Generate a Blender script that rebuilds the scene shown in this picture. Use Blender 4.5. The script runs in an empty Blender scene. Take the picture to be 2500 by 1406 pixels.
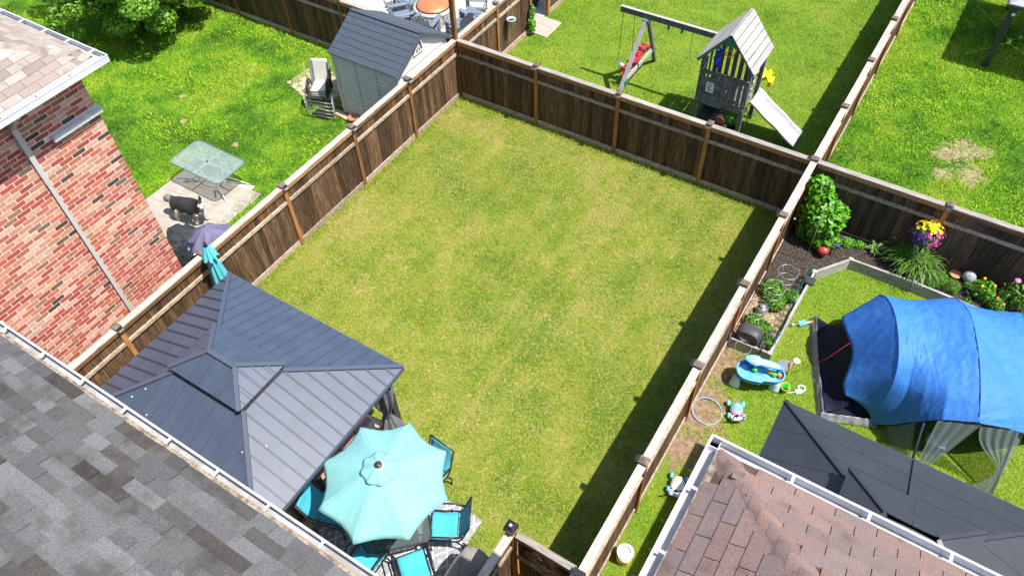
import bpy, bmesh, math, random
import numpy as np
from mathutils import Vector, Matrix, noise as mnoise
random.seed(7); RNG = np.random.default_rng(11)
SC = bpy.context.scene
COL = SC.collection
PI = math.pi

# ---------------------------------------------------------------- camera
CAM_P = Vector((11.187, -14.325, 13.138)); YAW, PITCH, ROLL = 0.5971, 0.6973, -0.0461; FPX = 1883.57
cd = bpy.data.cameras.new('camera'); cam = bpy.data.objects.new('camera', cd); COL.objects.link(cam)
CAM_R = Matrix.Rotation(YAW, 3, 'Z') @ Matrix.Rotation(PITCH, 3, 'X') @ Matrix.Rotation(ROLL, 3, 'Z')
cam.matrix_world = Matrix.Translation(CAM_P) @ CAM_R.to_4x4()
cd.sensor_width = 36; cd.lens = FPX / 2500 * 36; cd.clip_end = 1500; cd.clip_start = .05
SC.camera = cam
# ---------------------------------------------------------------- light
w = bpy.data.worlds.new('World'); SC.world = w; w.use_nodes = True
nt = w.node_tree; bg = nt.nodes['Background']
sky = nt.nodes.new('ShaderNodeTexSky'); sky.sky_type = 'NISHITA'; sky.sun_disc = False
SUN_DIR = Vector((.485, .045, 1)).normalized()
sky.sun_elevation = math.asin(SUN_DIR.z); sky.sun_rotation = math.atan2(SUN_DIR.x, SUN_DIR.y)
nt.links.new(sky.outputs[0], bg.inputs[0]); bg.inputs[1].default_value = .13
sl = bpy.data.lights.new('sun', 'SUN'); sl.energy = 5.0; sl.angle = math.radians(.5); sl.color = (1, .95, .88)
so = bpy.data.objects.new('sun', sl); COL.objects.link(so); so.location = (20, -5, 30)
so.rotation_euler = SUN_DIR.to_track_quat('Z', 'Y').to_euler()
SC.view_settings.view_transform = 'Standard'; SC.view_settings.look = 'None'
SC.view_settings.exposure = .76; SC.view_settings.gamma = 1; SC.view_settings.use_curve_mapping = False

# ---------------------------------------------------------------- helpers
def seen(p, m=60):
    q = CAM_R.transposed() @ (Vector(p) - CAM_P)
    if q.z > -.1: return False
    x = 1250 + FPX * q.x / -q.z; y = 703 - FPX * q.y / -q.z
    return -m < x < 2500 + m and -m < y < 1406 + m

def mat(name, col, col2=None, rough=.6, scale=4., stretch=(1, 1, 1), contrast=(.35, .65), metal=0., spec=.4, bump=0., bscale=60., bstretch=None,
        tint=None, rnd=0., alpha=1., trans=0., col3=None, scale3=40., c3=(.55, .7), sheen=0., coat=0., emit=None, detail=5):
    m = bpy.data.materials.new(name); m.use_nodes = True; n = m.node_tree.nodes; L = m.node_tree.links
    b = n['Principled BSDF']; b.inputs['Roughness'].default_value = rough; b.inputs['Metallic'].default_value = metal
    b.inputs['Specular IOR Level'].default_value = spec; b.inputs['Alpha'].default_value = alpha
    if coat: b.inputs['Coat Weight'].default_value = coat
    if sheen: b.inputs['Sheen Weight'].default_value = sheen
    geo = n.new('ShaderNodeNewGeometry')
    def pos(st):
        v = n.new('ShaderNodeVectorMath'); v.operation = 'MULTIPLY'; v.inputs[1].default_value = st
        L.new(geo.outputs['Position'], v.inputs[0]); return v.outputs[0]
    def nz(sc, st, det=5):
        t = n.new('ShaderNodeTexNoise'); t.inputs['Scale'].default_value = sc; t.inputs['Detail'].default_value = det
        t.inputs['Roughness'].default_value = .62
        L.new(pos(st), t.inputs['Vector']); return t.outputs['Fac']
    def mp(sock, a, bb):
        r = n.new('ShaderNodeMapRange'); r.inputs[1].default_value = a; r.inputs[2].default_value = bb; r.interpolation_type = 'SMOOTHSTEP'
        L.new(sock, r.inputs[0]); return r.outputs[0]
    def mix(f, a, bb, mode='MIX'):
        x = n.new('ShaderNodeMix'); x.data_type = 'RGBA'; x.blend_type = mode
        if isinstance(f, float): x.inputs[0].default_value = f
        else: L.new(f, x.inputs[0])
        for s, i in ((a, 6), (bb, 7)):
            if isinstance(s, tuple): x.inputs[i].default_value = (*s, 1)
            else: L.new(s, x.inputs[i])
        return x.outputs[2]
    c = tuple(col)
    if col2: c = mix(mp(nz(scale, stretch, detail), *contrast), c, tuple(col2))
    if col3: c = mix(mp(nz(scale3, stretch), *c3), c, tuple(col3))
    if tint == 'obj':
        oi = n.new('ShaderNodeObjectInfo'); c = mix(1., c, oi.outputs['Color'], 'MULTIPLY')
    elif tint == 'attr':
        a = n.new('ShaderNodeAttribute'); a.attribute_name = 'tint'; c = mix(1., c, a.outputs['Color'], 'MULTIPLY')
    if rnd:
        oi = n.new('ShaderNodeObjectInfo'); r = n.new('ShaderNodeMapRange'); r.inputs[3].default_value = 1 - rnd; r.inputs[4].default_value = 1 + rnd
        L.new(oi.outputs['Random'], r.inputs[0]); hs = n.new('ShaderNodeHueSaturation'); L.new(r.outputs[0], hs.inputs['Value'])
        if isinstance(c, tuple): hs.inputs['Color'].default_value = (*c, 1)
        else: L.new(c, hs.inputs['Color'])
        c = hs.outputs[0]
    if isinstance(c, tuple): b.inputs['Base Color'].default_value = (*c, 1)
    else: L.new(c, b.inputs['Base Color'])
    if bump:
        bp = n.new('ShaderNodeBump'); bp.inputs['Strength'].default_value = bump; bp.inputs['Distance'].default_value = .01
        L.new(nz(bscale, bstretch or stretch), bp.inputs['Height']); L.new(bp.outputs[0], b.inputs['Normal'])
    if trans:
        tr = n.new('ShaderNodeBsdfTranslucent'); ms = n.new('ShaderNodeMixShader'); ms.inputs[0].default_value = trans
        if isinstance(c, tuple): tr.inputs[0].default_value = (*c, 1)
        else: L.new(c, tr.inputs[0])
        L.new(b.outputs[0], ms.inputs[1]); L.new(tr.outputs[0], ms.inputs[2])
        L.new(ms.outputs[0], n['Material Output'].inputs[0])
    m.diffuse_color = (*col, 1)
    return m

def V(*a): return Vector(a)

class MB:
    """collects geometry for ONE mesh object"""
    def __init__(s): s.v = []; s.f = []; s.smooth = []
    def add(s, vs, fs, sm=False):
        o = len(s.v); s.v += [tuple(p) for p in vs]; s.f += [tuple(i + o for i in f) for f in fs]; s.smooth += [sm] * len(fs); return s
    def box(s, c, d, rz=0., rx=0., ry=0.):
        R = Matrix.Rotation(rz, 3, 'Z') @ Matrix.Rotation(ry, 3, 'Y') @ Matrix.Rotation(rx, 3, 'X')
        vs = [Vector(c) + R @ Vector((x * d[0] / 2, y * d[1] / 2, z * d[2] / 2)) for x in (-1, 1) for y in (-1, 1) for z in (-1, 1)]
        return s.add(vs, [(0, 1, 3, 2), (4, 6, 7, 5), (0, 4, 5, 1), (2, 3, 7, 6), (0, 2, 6, 4), (1, 5, 7, 3)])
    def b2(s, a, b): return s.box([(a[i] + b[i]) / 2 for i in range(3)], [abs(b[i] - a[i]) for i in range(3)])
    def beam(s, a, b, wd, ht, up=(0, 0, 1)):
        a = Vector(a); b = Vector(b); d = (b - a).normalized(); u = Vector(up)
        if abs(d.dot(u)) > .99: u = Vector((1, 0, 0))
        sx = d.cross(u).normalized(); uz = sx.cross(d).normalized()
        vs = [p + sx * (i * wd / 2) + uz * (j * ht / 2) for p in (a, b) for i, j in ((-1, -1), (1, -1), (1, 1), (-1, 1))]
        return s.add(vs, [(3, 2, 1, 0), (4, 5, 6, 7), (0, 1, 5, 4), (1, 2, 6, 5), (2, 3, 7, 6), (3, 0, 4, 7)])
    def tube(s, pts, r, n=8, closed=False, cap=True):
        pts = [Vector(p) for p in pts]; k = len(pts); rs = r if isinstance(r, (list, tuple)) else [r] * k
        vs = []; prev = None
        for i, p in enumerate(pts):
            if closed: t = pts[(i + 1) % k] - pts[i - 1]
            else: t = pts[min(i + 1, k - 1)] - pts[max(i - 1, 0)]
            t = t.normalized() if t.length > 1e-9 else Vector((0, 0, 1))
            if prev is None:
                u = Vector((0, 0, 1)) if abs(t.z) < .9 else Vector((1, 0, 0)); u = (u - t * u.dot(t)).normalized()
            else:
                u = prev - t * prev.dot(t); u = u.normalized() if u.length > 1e-6 else prev
            prev = u; wv = t.cross(u)
            vs += [p + (u * math.cos(2 * PI * j / n) + wv * math.sin(2 * PI * j / n)) * rs[i] for j in range(n)]
        fs = []
        for i in range(k if closed else k - 1):
            a = i * n; b = ((i + 1) % k) * n
            fs += [(a + j, a + (j + 1) % n, b + (j + 1) % n, b + j) for j in range(n)]
        if cap and not closed: fs += [tuple(reversed(range(n))), tuple(range((k - 1) * n, k * n))]
        return s.add(vs, fs, True)
    def lathe(s, prof, c=(0, 0, 0), n=20, sx=1., sy=1., capb=True, capt=True, ph=0.):
        vs = []; k = len(prof)
        for r, z in prof: vs += [(c[0] + sx * r * math.cos(2 * PI * j / n + ph), c[1] + sy * r * math.sin(2 * PI * j / n + ph), c[2] + z) for j in range(n)]
        fs = [(i * n + j, i * n + (j + 1) % n, (i + 1) * n + (j + 1) % n, (i + 1) * n + j) for i in range(k - 1) for j in range(n)]
        if capb: fs.append(tuple(reversed(range(n))))
        if capt: fs.append(tuple(range((k - 1) * n, k * n)))
        return s.add(vs, fs, True)
    def prism(s, poly, z0, z1):
        n = len(poly); vs = [(x, y, z0) for x, y in poly] + [(x, y, z1) for x, y in poly]
        return s.add(vs, [tuple(reversed(range(n))), tuple(range(n, 2 * n))] + [(i, (i + 1) % n, n + (i + 1) % n, n + i) for i in range(n)])
    def slab(s, pts, nrm, t):
        """polygon pts extruded along nrm by t"""
        n = len(pts); nv = Vector(nrm) * t; vs = [Vector(p) for p in pts] + [Vector(p) + nv for p in pts]
        return s.add(vs, [tuple(reversed(range(n))), tuple(range(n, 2 * n))] + [(i, (i + 1) % n, n + (i + 1) % n, n + i) for i in range(n)])
    def grid(s, fn, nu, nv, thick=0., sm=True):
        P = [[Vector(fn(i / nu, j / nv)) for j in range(nv + 1)] for i in range(nu + 1)]
        W = nv + 1; vs = [p for r in P for p in r]
        fs = [(i * W + j, (i + 1) * W + j, (i + 1) * W + j + 1, i * W + j + 1) for i in range(nu) for j in range(nv)]
        if thick:
            o = len(vs); N = []
            for i in range(nu + 1):
                for j in range(nv + 1):
                    a = P[min(i + 1, nu)][j] - P[max(i - 1, 0)][j]; b = P[i][min(j + 1, nv)] - P[i][max(j - 1, 0)]
                    c = a.cross(b); N.append(c.normalized() if c.length > 1e-9 else Vector((0, 0, 1)))
            vs = vs + [v - N[k] * thick for k, v in enumerate(vs)]
            fs = fs + [tuple(reversed([q + o for q in f])) for f in fs]
            for i in range(nu):
                for j in (0, nv):
                    a, b = i * W + j, (i + 1) * W + j; fs.append((a, b, b + o, a + o) if j else (b, a, a + o, b + o))
            for j in range(nv):
                for i in (0, nu):
                    a, b = i * W + j, i * W + j + 1; fs.append((b, a, a + o, b + o) if i else (a, b, b + o, a + o))
        return s.add(vs, fs, sm)
    def blob(s, c, r, seed=0, amp=.15, nu=14, nv=9, sq=(1, 1, 1), fr=2.):
        def fn(u, v):
            th = 2 * PI * u; ph = PI * v; d = Vector((math.sin(ph) * math.cos(th), math.sin(ph) * math.sin(th), -math.cos(ph)))
            k = 1 + amp * mnoise.noise(d * fr + Vector((seed * 7.3, seed, 0)))
            return (c[0] + d.x * r * k * sq[0], c[1] + d.y * r * k * sq[1], c[2] + d.z * r * k * sq[2])
        return s.grid(fn, nu, nv)
    def mesh(s, name, m, off=(0, 0, 0)):
        me = bpy.data.meshes.new(name); me.from_pydata([(x - off[0], y - off[1], z - off[2]) for x, y, z in s.v], [], s.f)
        me.polygons.foreach_set('use_smooth', s.smooth); me.materials.append(m); me.update(); return me
    def build(s, name, m, parent=None, world=True):
        off = Vector((0, 0, 0))
        if parent is not None and world:
            p = parent
            while p is not None: off += p.location; p = p.parent
        o = bpy.data.objects.new(name, s.mesh(name, m, off)); COL.objects.link(o)
        if parent is not None: o.parent = parent
        return o

def tag(o, label, cat, group=None):
    o['label'] = label; o['category'] = cat
    if group: o['group'] = group
    return o
def thing(name, label, cat, loc=(0, 0, 0), rz=0., group=None):
    o = bpy.data.objects.new(name, None); COL.objects.link(o); o.empty_display_size = .1
    o.location = loc; o.rotation_euler = (0, 0, rz); return tag(o, label, cat, group)
def solo(mb, name, m, label, cat, loc=None, group=None, rz=0.):
    """a thing that is one mesh; its origin sits at loc"""
    loc = loc or (0, 0, 0); o = bpy.data.objects.new(name, mb.mesh(name, m)); COL.objects.link(o); o.location = loc; o.rotation_euler = (0, 0, rz)
    return tag(o, label, cat, group)
def struct(mb, name, m):
    o = mb.build(name, m); o['kind'] = 'structure'; return o
def kids(o): return [c for c in bpy.data.objects if c.parent == o]
def dup(root, loc, rz, label, group=None):
    r = root.copy(); COL.objects.link(r); r.location = loc; r.rotation_euler = (0, 0, rz); r['label'] = label
    if group: r['group'] = group
    for ch in kids(root):
        c = ch.copy(); COL.objects.link(c); c.parent = r
        for g in kids(ch):
            d = g.copy(); COL.objects.link(d); d.parent = c
    return r
def part(name, me, parent, loc=(0, 0, 0), rot=(0, 0, 0), sc=(1, 1, 1), col=None):
    o = bpy.data.objects.new(name, me); COL.objects.link(o); o.parent = parent; o.location = loc; o.rotation_euler = rot; o.scale = sc
    if col: o.color = (*col, 1)
    return o
def pieces(name, parent, items, mo, ma, limit=300, bev=0.):
    """items: (centre, 3x3 axes scaled to full size, colour). The largest-showing ones become parts, the rest one joined part."""
    base = MB().box((0, 0, 0), (1, 1, 1)).mesh(name, mo)
    sc = []
    for it in items:
        d = (Vector(it[0]) - CAM_P).length; sc.append((0 if seen(it[0], 10) else 1, d))
    order = sorted(range(len(items)), key=lambda i: sc[i])
    off = Vector((0, 0, 0)); p = parent
    while p is not None: off += p.location; p = p.parent
    for i in order[:limit]:
        c, A, col = items[i]; o = bpy.data.objects.new(name, base); COL.objects.link(o); o.parent = parent
        o.matrix_local = Matrix.Translation(Vector(c) - off) @ A.to_4x4(); o.color = (*col, 1)
    rest = order[limit:]
    if rest:
        mb = MB(); cols = []
        for i in rest:
            c, A, col = items[i]; c = Vector(c)
            vs = [c + A @ Vector((x / 2, y / 2, z / 2)) for x in (-1, 1) for y in (-1, 1) for z in (-1, 1)]
            mb.add(vs, [(0, 1, 3, 2), (4, 6, 7, 5), (0, 4, 5, 1), (2, 3, 7, 6), (0, 2, 6, 4), (1, 5, 7, 3)]); cols += [(*col, 1)] * 24
        o = mb.build(name + '_field', ma, parent); o['kind'] = 'stuff'
        at = o.data.color_attributes.new('tint', 'FLOAT_COLOR', 'CORNER'); at.data.foreach_set('color', np.array(cols, dtype=np.float32).ravel())
def axes(ex, ey, ez, sx, sy, sz):
    m = Matrix((Vector(ex) * sx, Vector(ey) * sy, Vector(ez) * sz)); return m.transposed()

def fbm(x, y, s, seed=0.):
    """cheap smooth noise for arrays, about -1..1"""
    r = np.zeros_like(x); a = 1.; rs = np.random.default_rng(int(abs(seed) * 10) + 5)
    for k in range(7):
        th = rs.uniform(0, 2 * PI); ph = rs.uniform(0, 2 * PI); fr = s * (1 + .55 * k); a = 1 / (1 + .35 * k)
        r += a * np.sin(fr * (x * np.cos(th) + y * np.sin(th)) + ph + 1.3 * np.sin(fr * .7 * (x * np.sin(th) - y * np.cos(th)) + ph * 2))
    return r / 3.

def blades(name, xy, z, length, width, lean, m, tints, parent=None, fat=False):
    """many grass blades as one object: xy (n,2); every blade one bent or straight triangle"""
    n = len(xy); az = RNG.uniform(0, 2 * PI, n); ln = length; tl = lean
    d = np.stack([np.cos(az) * np.sin(tl), np.sin(az) * np.sin(tl), np.cos(tl)], 1)
    tw = az + PI / 2 + RNG.uniform(-.6, .6, n); sd = np.stack([np.cos(tw), np.sin(tw), np.zeros(n)], 1) * (width / 2)[:, None]
    b = np.stack([xy[:, 0], xy[:, 1], np.broadcast_to(z, n)], 1)
    if fat:
        mid = b + d * (ln * .55)[:, None]; tip = b + d * ln[:, None]; tip[:, 2] -= ln * .25
        vs = np.stack([b, mid - sd, tip, mid + sd], 1).reshape(-1, 3); k = 4
    else:
        vs = np.stack([b - sd, b + sd, b + d * ln[:, None]], 1).reshape(-1, 3); k = 3
    me = bpy.data.meshes.new(name); me.vertices.add(n * k); me.vertices.foreach_set('co', vs.astype(np.float32).ravel())
    me.loops.add(n * k); me.loops.foreach_set('vertex_index', np.arange(n * k, dtype=np.int32))
    me.polygons.add(n); me.polygons.foreach_set('loop_start', np.arange(n, dtype=np.int32) * k)
    me.update(calc_edges=True); me.validate()
    at = me.color_attributes.new('tint', 'FLOAT_COLOR', 'CORNER')
    at.data.foreach_set('color', np.repeat(np.concatenate([tints, np.ones((n, 1))], 1), k, 0).astype(np.float32).ravel())
    me.materials.append(m); o = bpy.data.objects.new(name, me); COL.objects.link(o)
    if parent is not None: o.parent = parent; 
    return o

def leafmass(mb_name, m, centres, n, size, parent=None, shell=.75, up=.3, seed=1, asp=.55):
    """leaves spread through a set of (x,y,z,rx,ry,rz) lobes; one object"""
    rg = np.random.default_rng(seed); vol = np.array([c[3] * c[4] * c[5] for c in centres]) ** .67; pick = rg.choice(len(centres), n, p=vol / vol.sum())
    C = np.array(centres)[pick]; u = rg.normal(size=(n, 3)); u /= np.linalg.norm(u, axis=1)[:, None]
    rad = rg.uniform(0, 1, n) ** (1 / 3 * (1 - shell) + .02) ; P = C[:, :3] + u * C[:, 3:6] * rad[:, None]
    P[:, 2] = np.maximum(P[:, 2], .02)
    nrm = u * .8 + rg.normal(size=(n, 3)) * .5 + np.array([0, 0, up]); nrm /= np.linalg.norm(nrm, axis=1)[:, None]
    a = np.cross(nrm, rg.normal(size=(n, 3))); a /= np.linalg.norm(a, axis=1)[:, None]; b = np.cross(nrm, a)
    s = size * rg.uniform(.6, 1.25, n); A = a * s[:, None]; B = b * (s * asp)[:, None]
    fold = nrm * (s * .18)[:, None]
    vs = np.stack([P - A, P - A * .1 - B + fold, P + A - fold, P - A * .1 + B + fold], 1).reshape(-1, 3)
    me = bpy.data.meshes.new(mb_name); me.vertices.add(4 * n); me.vertices.foreach_set('co', vs.astype(np.float32).ravel())
    me.loops.add(n * 4); me.loops.foreach_set('vertex_index', np.arange(n * 4, dtype=np.int32)); me.polygons.add(n)
    me.polygons.foreach_set('loop_start', np.arange(n, dtype=np.int32) * 4); me.update(calc_edges=True)
    t = rg.uniform(.65, 1.35, (n, 1)) * np.ones((1, 3)) * np.array([1, 1, 1]) ; t[:, 0] *= rg.uniform(.8, 1.3, n)
    at = me.color_attributes.new('tint', 'FLOAT_COLOR', 'CORNER'); at.data.foreach_set('color', np.repeat(np.concatenate([t, np.ones((n, 1))], 1), 4, 0).astype(np.float32).ravel())
    me.materials.append(m); o = bpy.data.objects.new(mb_name, me); COL.objects.link(o)
    if parent is not None:
        o.parent = parent; off = Vector((0, 0, 0)); p = parent
        while p is not None: off += p.location; p = p.parent
        o.location = -off
    return o

# ---------------------------------------------------------------- materials
W = 9.607
MT = {}
MT['ground'] = mat('ground_soil_grass', (.10, .13, .03), (.16, .15, .05), rough=.95, scale=3, spec=.1)
MT['lawn_dry'] = mat('lawn_dry', (.24, .21, .06), (.16, .19, .03), rough=.95, scale=2.2, spec=.1, col3=(.36, .29, .12), scale3=9, c3=(.56, .72), bump=.6, bscale=45)
MT['lawn_lush'] = mat('lawn_lush', (.05, .13, .012), (.12, .20, .022), rough=.95, scale=1.5, spec=.1, col3=(.22, .18, .07), scale3=2.3, c3=(.62, .72), bump=.6, bscale=45)
MT['lawn_mid'] = mat('lawn_mid', (.15, .21, .028), (.10, .18, .02), rough=.95, scale=1.6, spec=.1, col3=(.24, .22, .06), scale3=7, c3=(.6, .75), bump=.6, bscale=45)
MT['blade'] = mat('grass_blade', (1, 1, 1), rough=.55, spec=.25, tint='attr', trans=.3)
MT['leaf'] = mat('shrub_leaf', (.11, .28, .025), rough=.45, spec=.35, tint='attr', trans=.3)
MT['leaf_y'] = mat('bright_leaf', (.12, .36, .02), rough=.42, spec=.4, tint='attr', trans=.3)
MT['leaf_t'] = mat('tree_leaf', (.17, .36, .035), rough=.45, spec=.35, tint='attr', trans=.35)
MT['bark'] = mat('bark', (.10, .07, .045), (.05, .035, .025), rough=.9, scale=20)
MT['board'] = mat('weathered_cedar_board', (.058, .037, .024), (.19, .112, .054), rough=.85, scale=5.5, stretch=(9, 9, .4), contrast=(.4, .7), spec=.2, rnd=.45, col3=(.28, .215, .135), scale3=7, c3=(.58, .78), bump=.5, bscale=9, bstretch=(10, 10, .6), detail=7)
MT['board_lit'] = mat('cedar_board_sunlit', (.055, .035, .023), (.20, .108, .05), rough=.85, scale=5.5, stretch=(9, 9, .4), contrast=(.4, .7), spec=.2, rnd=.45, col3=(.36, .27, .17), scale3=7, c3=(.58, .78), bump=.5, bscale=9, bstretch=(10, 10, .6), detail=7)  # board copy for sunlit fence runs, sunlight put into the paler streaks
MT['post'] = mat('cedar_post', (.42, .185, .06), (.22, .11, .046), rough=.8, scale=6, stretch=(6, 6, .5), spec=.2, rnd=.35, bump=.4, bscale=8, bstretch=(9, 9, .6))
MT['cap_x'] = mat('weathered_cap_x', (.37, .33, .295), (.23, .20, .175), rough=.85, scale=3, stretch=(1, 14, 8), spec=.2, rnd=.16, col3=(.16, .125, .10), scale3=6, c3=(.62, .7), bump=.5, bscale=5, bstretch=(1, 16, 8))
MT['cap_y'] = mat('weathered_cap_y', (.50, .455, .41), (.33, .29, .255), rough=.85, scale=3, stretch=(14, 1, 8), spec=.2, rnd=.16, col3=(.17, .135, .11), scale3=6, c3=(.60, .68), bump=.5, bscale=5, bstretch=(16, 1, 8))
MT['rail'] = mat('weathered_rail', (.46, .37, .28), (.28, .20, .14), rough=.85, scale=4, stretch=(3, 3, 6), spec=.2, rnd=.2)
MT['postcap'] = mat('grey_post_cap', (.17, .135, .10), (.09, .07, .055), rough=.8, scale=14, rnd=.2)
MT['lens'] = mat('solar_lens', (.55, .58, .6), rough=.15, spec=.8, metal=.3)
MT['black'] = mat('black_metal', (.012, .012, .014), rough=.4, spec=.5)
MT['dark'] = mat('dark_grey_metal', (.035, .037, .042), rough=.45, spec=.5)
MT['white'] = mat('white_paint', (.8, .8, .82), rough=.35, spec=.5)
MT['mortar'] = mat('mortar', (.78, .71, .63), (.66, .60, .53), rough=.95, scale=12, spec=.1)
kb = dict(rough=.88, scale=22, contrast=(.3, .75), spec=.15, bump=.4, bscale=70)
MT['brick'] = mat('brick', (1, 1, 1), (.72, .68, .66), tint='obj', **kb); MT['brick_f'] = mat('brick_field', (1, 1, 1), (.72, .68, .66), tint='attr', **kb)
ks = dict(rough=.95, scale=90, contrast=(.3, .7), spec=.12, bump=.7, bscale=170, detail=3, col3=(.62, .60, .58), scale3=5, c3=(.5, .75))
MT['shingle'] = mat('asphalt_shingle', (1.12, 1.12, 1.12), (.72, .72, .72), tint='obj', **ks); MT['shingle_f'] = mat('asphalt_shingle_field', (1.12, 1.12, 1.12), (.72, .72, .72), tint='attr', **ks)
kq = dict(rough=.95, scale=70, contrast=(.3, .7), spec=.12, bump=.8, bscale=150, detail=4, col3=(.66, .64, .62), scale3=2.6, c3=(.48, .68))
MT['shingle_g'] = mat('grey_shingle', (1.3, 1.3, 1.3), (.72, .72, .72), tint='obj', **kq); MT['shingle_gf'] = mat('grey_shingle_field', (1.3, 1.3, 1.3), (.72, .72, .72), tint='attr', **kq)
MT['gutter'] = mat('white_gutter', (.64, .65, .68), (.54, .55, .59), rough=.38, scale=3, spec=.5)
MT['gutter_in'] = mat('gutter_trough', (.38, .38, .41), (.26, .25, .245), rough=.6, scale=6)
MT['debris'] = mat('roof_debris', (.34, .28, .20), (.13, .105, .08), rough=.95, scale=16, spec=.1, bump=.6)
MT['spout'] = mat('grey_downspout', (.50, .48, .46), rough=.45)
MT['stone'] = mat('grey_stone', (.60, .61, .63), (.50, .51, .53), rough=.85, scale=8)
MT['slab'] = mat('patio_slab', (.37, .335, .29), (.31, .28, .245), rough=.9, scale=5, spec=.15, rnd=.06, col3=(.4, .37, .31), scale3=18, c3=(.6, .75))
MT['soil'] = mat('brown_soil', (.16, .105, .065), (.26, .19, .125), rough=.95, scale=9, spec=.1, bump=.8, bscale=40)
MT['sand'] = mat('sandy_soil', (.42, .31, .21), (.28, .20, .13), rough=.95, scale=6, spec=.1, bump=.8, bscale=40)
MT['mulch'] = mat('dark_mulch', (.030, .024, .021), (.075, .06, .052), rough=.95, scale=30, spec=.1, bump=1., bscale=60)
MT['chip'] = mat('mulch_chip', (1, 1, 1), rough=.9, spec=.15, tint='attr')

# ---------------------------------------------------------------- ground and lawns
def sheet(name, poly, z, m, lumps=0.):
    mb = MB(); mb.add([(x, y, z) for x, y in poly], [tuple(range(len(poly)))]); return struct(mb, name, m)
sheet('ground', [(-300, -300), (300, -300), (300, 300), (-300, 300)], 0, MT['ground'])
sheet('lawn_centre', [(0, -16), (W, -16), (W, 0), (0, 0)], .004, MT['lawn_dry'])
sheet('lawn_left', [(-20, -16), (0, -16), (0, 0), (-20, 0)], .004, MT['lawn_lush'])
sheet('lawn_back', [(0, 0), (W, 0), (W, 20), (0, 20)], .004, MT['lawn_mid'])
sheet('lawn_back_right', [(W, 0), (26, 0), (26, 20), (W, 20)], .004, MT['lawn_lush'])
sheet('lawn_right', [(W, -16), (26, -16), (26, 0), (W, 0)], .004, MT['lawn_mid'])
sheet('patio_back_left', [(-16, 0.05), (-.05, .05), (-.05, 14), (-16, 14)], .008, mat('pale_concrete', (.44, .405, .365), (.38, .35, .315), rough=.9, scale=3, spec=.15))

def in_frame(x, y, m=40):
    """ground points the photograph can show"""
    R = np.array(CAM_R.transposed()); q = np.stack([x - CAM_P.x, y - CAM_P.y, np.full_like(x, -CAM_P.z)], 1) @ R.T
    px = 1250 + FPX * q[:, 0] / -q[:, 2]; py = 703 - FPX * q[:, 1] / -q[:, 2]
    return (px > -m) & (px < 2500 + m) & (py > -m) & (py < 1406 + m)
def lawn(name, label, x0, x1, y0, y1, dens, ln, wd, pal, skip, sc=(1.1, 5.), bias=0., lean=(.35, 1.25), mod=None, fat=False, seed=0, con=1., grad=None):
    n = int((x1 - x0) * (y1 - y0) * dens); x = RNG.uniform(x0, x1, n); y = RNG.uniform(y0, y1, n)
    k = in_frame(x, y)
    for s in skip: k &= ~s(x, y)
    if mod is not None: k &= RNG.uniform(0, 1, n) < mod(x, y)
    x, y = x[k], y[k]; n = len(x)
    f = np.clip(.5 + bias + con * (.38 * fbm(x, y, sc[0], seed) + .30 * fbm(x, y, sc[1], seed + 1)) + .14 * fbm(x, y, 13., seed + 2) + .26 * fbm(x, y, 34., seed + 6) + RNG.normal(0, .12, n) + (0 if grad is None else grad(x, y)), 0, 1)
    pal = np.array(pal); t = f * (len(pal) - 1); i = np.minimum(t.astype(int), len(pal) - 2); fr = (t - i)[:, None]
    col = (pal[i] * (1 - fr) + pal[i + 1] * fr) * RNG.uniform(.78, 1.22, (n, 1))
    hh = np.clip(1 + .3 * fbm(x, y, 2.2, seed + 4), .5, 1.6)
    o = blades(name, np.stack([x, y], 1), .004, RNG.uniform(.6, 1.3, n) * ln * hh, RNG.uniform(.6, 1.3, n) * wd, RNG.uniform(*lean, n), MT['blade'], col, fat=fat)
    o['kind'] = 'stuff'; tag(o, label, 'grass'); return o
def rect(x0, x1, y0, y1): return lambda x, y: (x > x0) & (x < x1) & (y > y0) & (y < y1)
def disc(cx, cy, r, ex=1., jit=.25): return lambda x, y: ((x - cx) ** 2 + ((y - cy) * ex) ** 2) < (r * (1 + jit * fbm(x, y, 6., cx))) ** 2
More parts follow.
